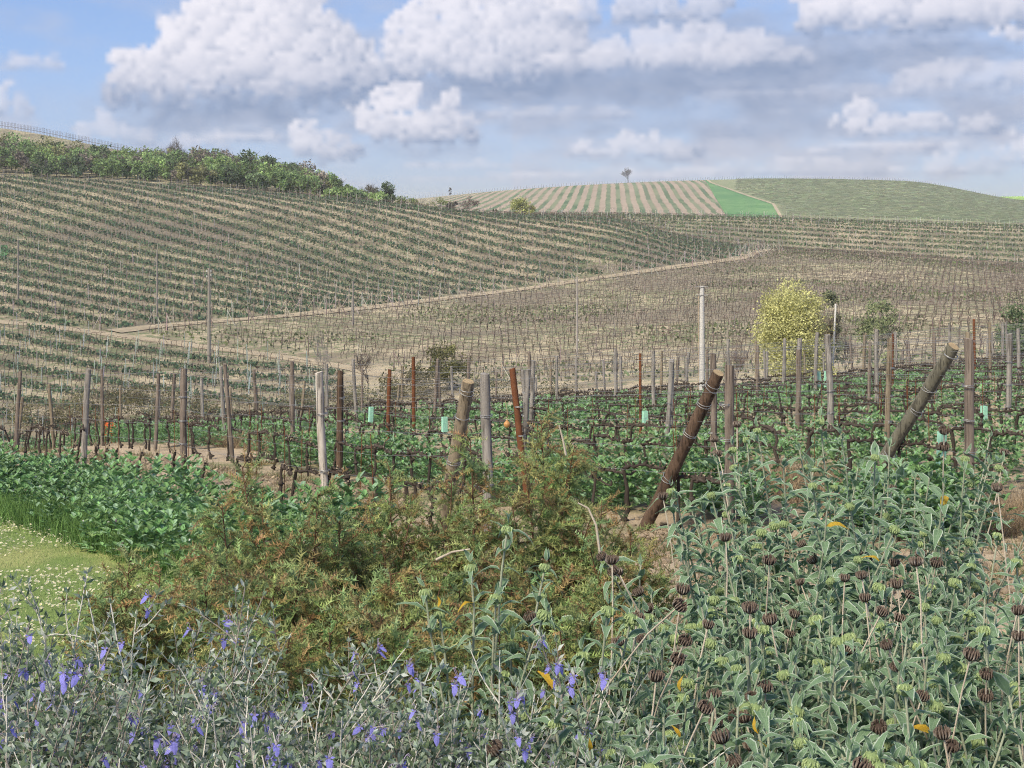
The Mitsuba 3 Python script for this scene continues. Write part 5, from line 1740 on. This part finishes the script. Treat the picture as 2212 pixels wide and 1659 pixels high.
def sage(px, d, h, r, label, n_stem=22, n_dead=8, n_parts=70, bias=(0, 0), lone=None):
    key = name('sage_bush')
    g = at(px, d)
    sb = Bag()
    LV = []
    n_stem = n_stem if lone else int(n_stem * 1.4)
    for i in range(n_stem):
        th = rq.uniform(0, 6.28)
        rr = math.sqrt(rq.random())
        base = g + [math.cos(th) * rr * r * .55, math.sin(th) * rr * r * .55, -.03]
        L = h * rq.uniform(.68, 1.03)
        if lone:
            tx, ty = lone[i]
            goal = head_px(tx, ty, d + rq.uniform(-.15, .15))
            L = np.linalg.norm(goal - base)
            t = np.linspace(0, 1, 9)[:, None]
            P = base + (goal - base) * t + rq.normal(0, .006, (9, 3)).cumsum(0) * t
        else:
            P = curve(base, np.array([math.cos(th) * rr * .42 + bias[0], math.sin(th) * rr * .42 + bias[1], 1]), L, 8, .06, rq, (0, 0, .03))
        sb.add(*tube(P, np.linspace(.0055, .0035, len(P)), 5, False))
        step = rq.uniform(.052, .072)
        nodes = np.arange(.10, L - .01, step) / L
        c, dd = along(P, nodes)
        ph = rq.uniform(0, 3.14)
        for j in range(len(nodes)):
            f_ = nodes[j]
            u = unit(np.cross(dd[j], [.2, .1, 1.0]))
            v = np.cross(dd[j], u)
            for sgn in (0, np.pi):
                a = ph + j * np.pi / 2 + sgn + rq.normal(0, .2)
                o = math.cos(a) * u + math.sin(a) * v
                lean = rq.uniform(.1, .6) if f_ > .35 else rq.uniform(-.1, .5)
                LV.append((c[j], unit(o + dd[j] * lean), dd[j], (.13 - .045 * f_) * rq.uniform(.55, 1.3) * (1.15 if d < 4.3 or d > 6.2 else 1), int(rq.integers(0, 6))))
            if 0 < j < len(nodes) - 1 and rq.random() < .28:      # small leaves in the axils
                for _ in range(2):
                    LV.append((c[j], unit(rq.normal(0, .6, 3) + dd[j]), unit(rq.normal(size=3)), .035 * rq.uniform(.8, 1.2), int(rq.integers(0, 3))))
        top, td = P[-1], unit(P[-1] - P[-2])
        if rq.random() < (.95 if lone else .42):
            rad = rq.uniform(.017, .023)
            put(name(f'{key}__bud'), {**BUD[rq.integers(0, 4)], 'to_world': frame_matrix(top - td * .012, unit(np.cross(td, [0, 1.0, .2])), td, rad)})
            for q in range(2):
                LV.append((top + td * .012, unit(td * 1.5 + rq.normal(0, .45, 3)), unit(rq.normal(size=3)), rq.uniform(.03, .055), int(rq.integers(0, 2))))
            o = unit(np.cross(td, rq.normal(size=3)))
            for sgn in (-1, 1):
                LV.append((top - td * .02, unit(o * sgn + td * .3), td, rq.uniform(.055, .075), int(rq.integers(2, 5))))
        else:
            for q in range(4):
                LV.append((top, unit(td * 1.6 + rq.normal(0, .5, 3)), unit(rq.normal(size=3)), rq.uniform(.03, .055), int(rq.integers(0, 3))))
    put(f'{key}__stem', mikit.ply(sb.mesh()[:2], 'sage_stem_mat', True))
    LV.sort(key=lambda l: l[0][1] * 1.0 - l[0][2] * 1.3)
    pick = set(range(min(n_parts, len(LV))))
    V, Fc, UV, at_ = [], [], [], 0
    n_yel = 0
    for i, (p, d_, up, s, k) in enumerate(LV):
        M = frame_matrix(p, d_, up, s)
        if i in pick:
            yel = n_yel < 3 and rq.random() < .02
            n_yel += yel
            k_ = name(f'{key}__leaf')
            put(k_, {**(SLY if yel else SLP)[k], 'to_world': M}, 'withered orange yellow leaf' if yel else None)
        else:
            v, f, uv = SLOW[k]
            m = np.array(M.matrix)
            V.append(v @ m[:3, :3].T + m[:3, 3]), Fc.append(f + at_), UV.append(uv)
            at_ += len(v)
    if V:
        put(f'{key}__foliage', mikit.ply((np.vstack(V), np.vstack(Fc)), 'sage_leaf_mat', True, uv=np.vstack(UV)), None, None, None, 'stuff')
    for i in range(int(n_dead * .75)):
        th = rq.uniform(0, 6.28)
        rr = math.sqrt(rq.random())
        base = g + [math.cos(th) * rr * r * .6, math.sin(th) * rr * r * .6, -.03]
        L = h * rq.uniform(.92, 1.18)
        P = curve(base, np.array([math.cos(th) * rr * .4 + rq.normal(0, .15), math.sin(th) * rr * .4 - .1, 1]), L, 9, .07, rq)
        sk = name(f'{key}__dry_stalk')
        put(sk, mikit.ply(tube(P, np.linspace(.0042, .0026, 10), 5, False), 'dry_stalk_mat', True))
        td = unit(P[-1] - P[-2])
        for q in range(1 if rq.random() < .72 else 2):
            c = P[-1] - td * (.075 * q)
            put(name(f'{sk}__seed_head'), {**DEAD[rq.integers(0, 5)], 'to_world': frame_matrix(c, unit(np.cross(td, [0, 1.0, .2])), td, rq.uniform(.0165, .0225))})
    tag(key, label, 'bush')


sage(478, 4.9, 1.1, .12, 'slender sage stems with green buds rising from the middle junipers', 9, 2, 120, lone=[(500, 521), (470, 562), (538, 563), (422, 593), (443, 606), (492, 598), (540, 606), (513, 642), (505, 660)])
sage(585, 4.7, 1.0, .14, 'young sage with green buds at the left edge of the sage group', 8, 3, 110, lone=[(582, 652), (612, 610), (640, 612), (555, 690), (625, 675), (600, 700), (650, 650), (570, 720)])
for px, d, h, r, ns, nd, npt, lab in [
        (770, 6.7, 1.36, .5, 30, 6, 60, 'pale sage bush in front of the brown end post, left of the farthest bushes'),
        (855, 6.9, 1.48, .5, 34, 5, 60, 'tallest pale sage bush in front of the bean clump'),
        (705, 6.0, 1.0, .45, 24, 5, 60, 'sage bush beside the low olive juniper'),
        (800, 5.6, .98, .45, 30, 7, 70, 'sage bush with clustered brown heads in the middle of the group'),
        (905, 5.7, .98, .45, 26, 8, 70, 'sage bush with many brown seed heads right of the middle'),
        (1005, 5.9, 1.08, .45, 26, 7, 70, 'sage bush with brown heads cut by the right edge, farther back'),
        (690, 4.9, .90, .42, 24, 7, 80, 'sage bush right of the young sage with green buds'),
        (775, 4.7, .88, .42, 26, 9, 90, 'leafy sage bush in the lower middle of the group'),
        (870, 4.7, .88, .42, 26, 10, 90, 'sage bush with paired brown heads in the lower right'),
        (965, 4.8, .92, .42, 26, 11, 90, 'sage bush with long bare stalks near the right edge'),
        (1045, 4.7, .92, .4, 22, 7, 50, 'sage bush mostly outside the right edge'),
        (620, 4.0, .74, .4, 24, 5, 100, 'foremost sage bush next to the germander'),
        (710, 3.9, .74, .4, 24, 5, 100, 'foremost sage bush second from the germander'),
        (800, 3.85, .72, .4, 24, 5, 100, 'foremost sage bush at the bottom, third from the germander'),
        (890, 3.9, .74, .4, 24, 6, 100, 'foremost sage bush with wide dark leaves at the bottom right'),
        (985, 3.9, .76, .4, 24, 7, 100, 'foremost sage bush in the bottom right corner')]:
    sage(px, d, h, r, lab, ns, nd, npt)

# a few bent dead stalks standing in the junipers
for pts, lab in [([(601, 560, 6.2), (596, 525, 6.2), (588, 508, 6.2), (578, 503, 6.2)], 'bent pale dead stalk in front of the beans, right of the rusty post'),
                 ([(566, 455, 7.4), (563, 440, 7.4), (559, 425, 7.4)], 'short pale dead stalk above the tallest juniper'),
                 ([(436, 560, 6.4), (452, 552, 6.4), (470, 549, 6.4)], 'pale forked twig lying across the middle juniper')]:
    p = np.array([head_px(*q) for q in pts])
    put(name('dead_stalk'), mikit.ply(tube(p, np.linspace(.006, .003, len(p)), 5), 'dry_stalk_mat', True), lab, 'dead stalk')
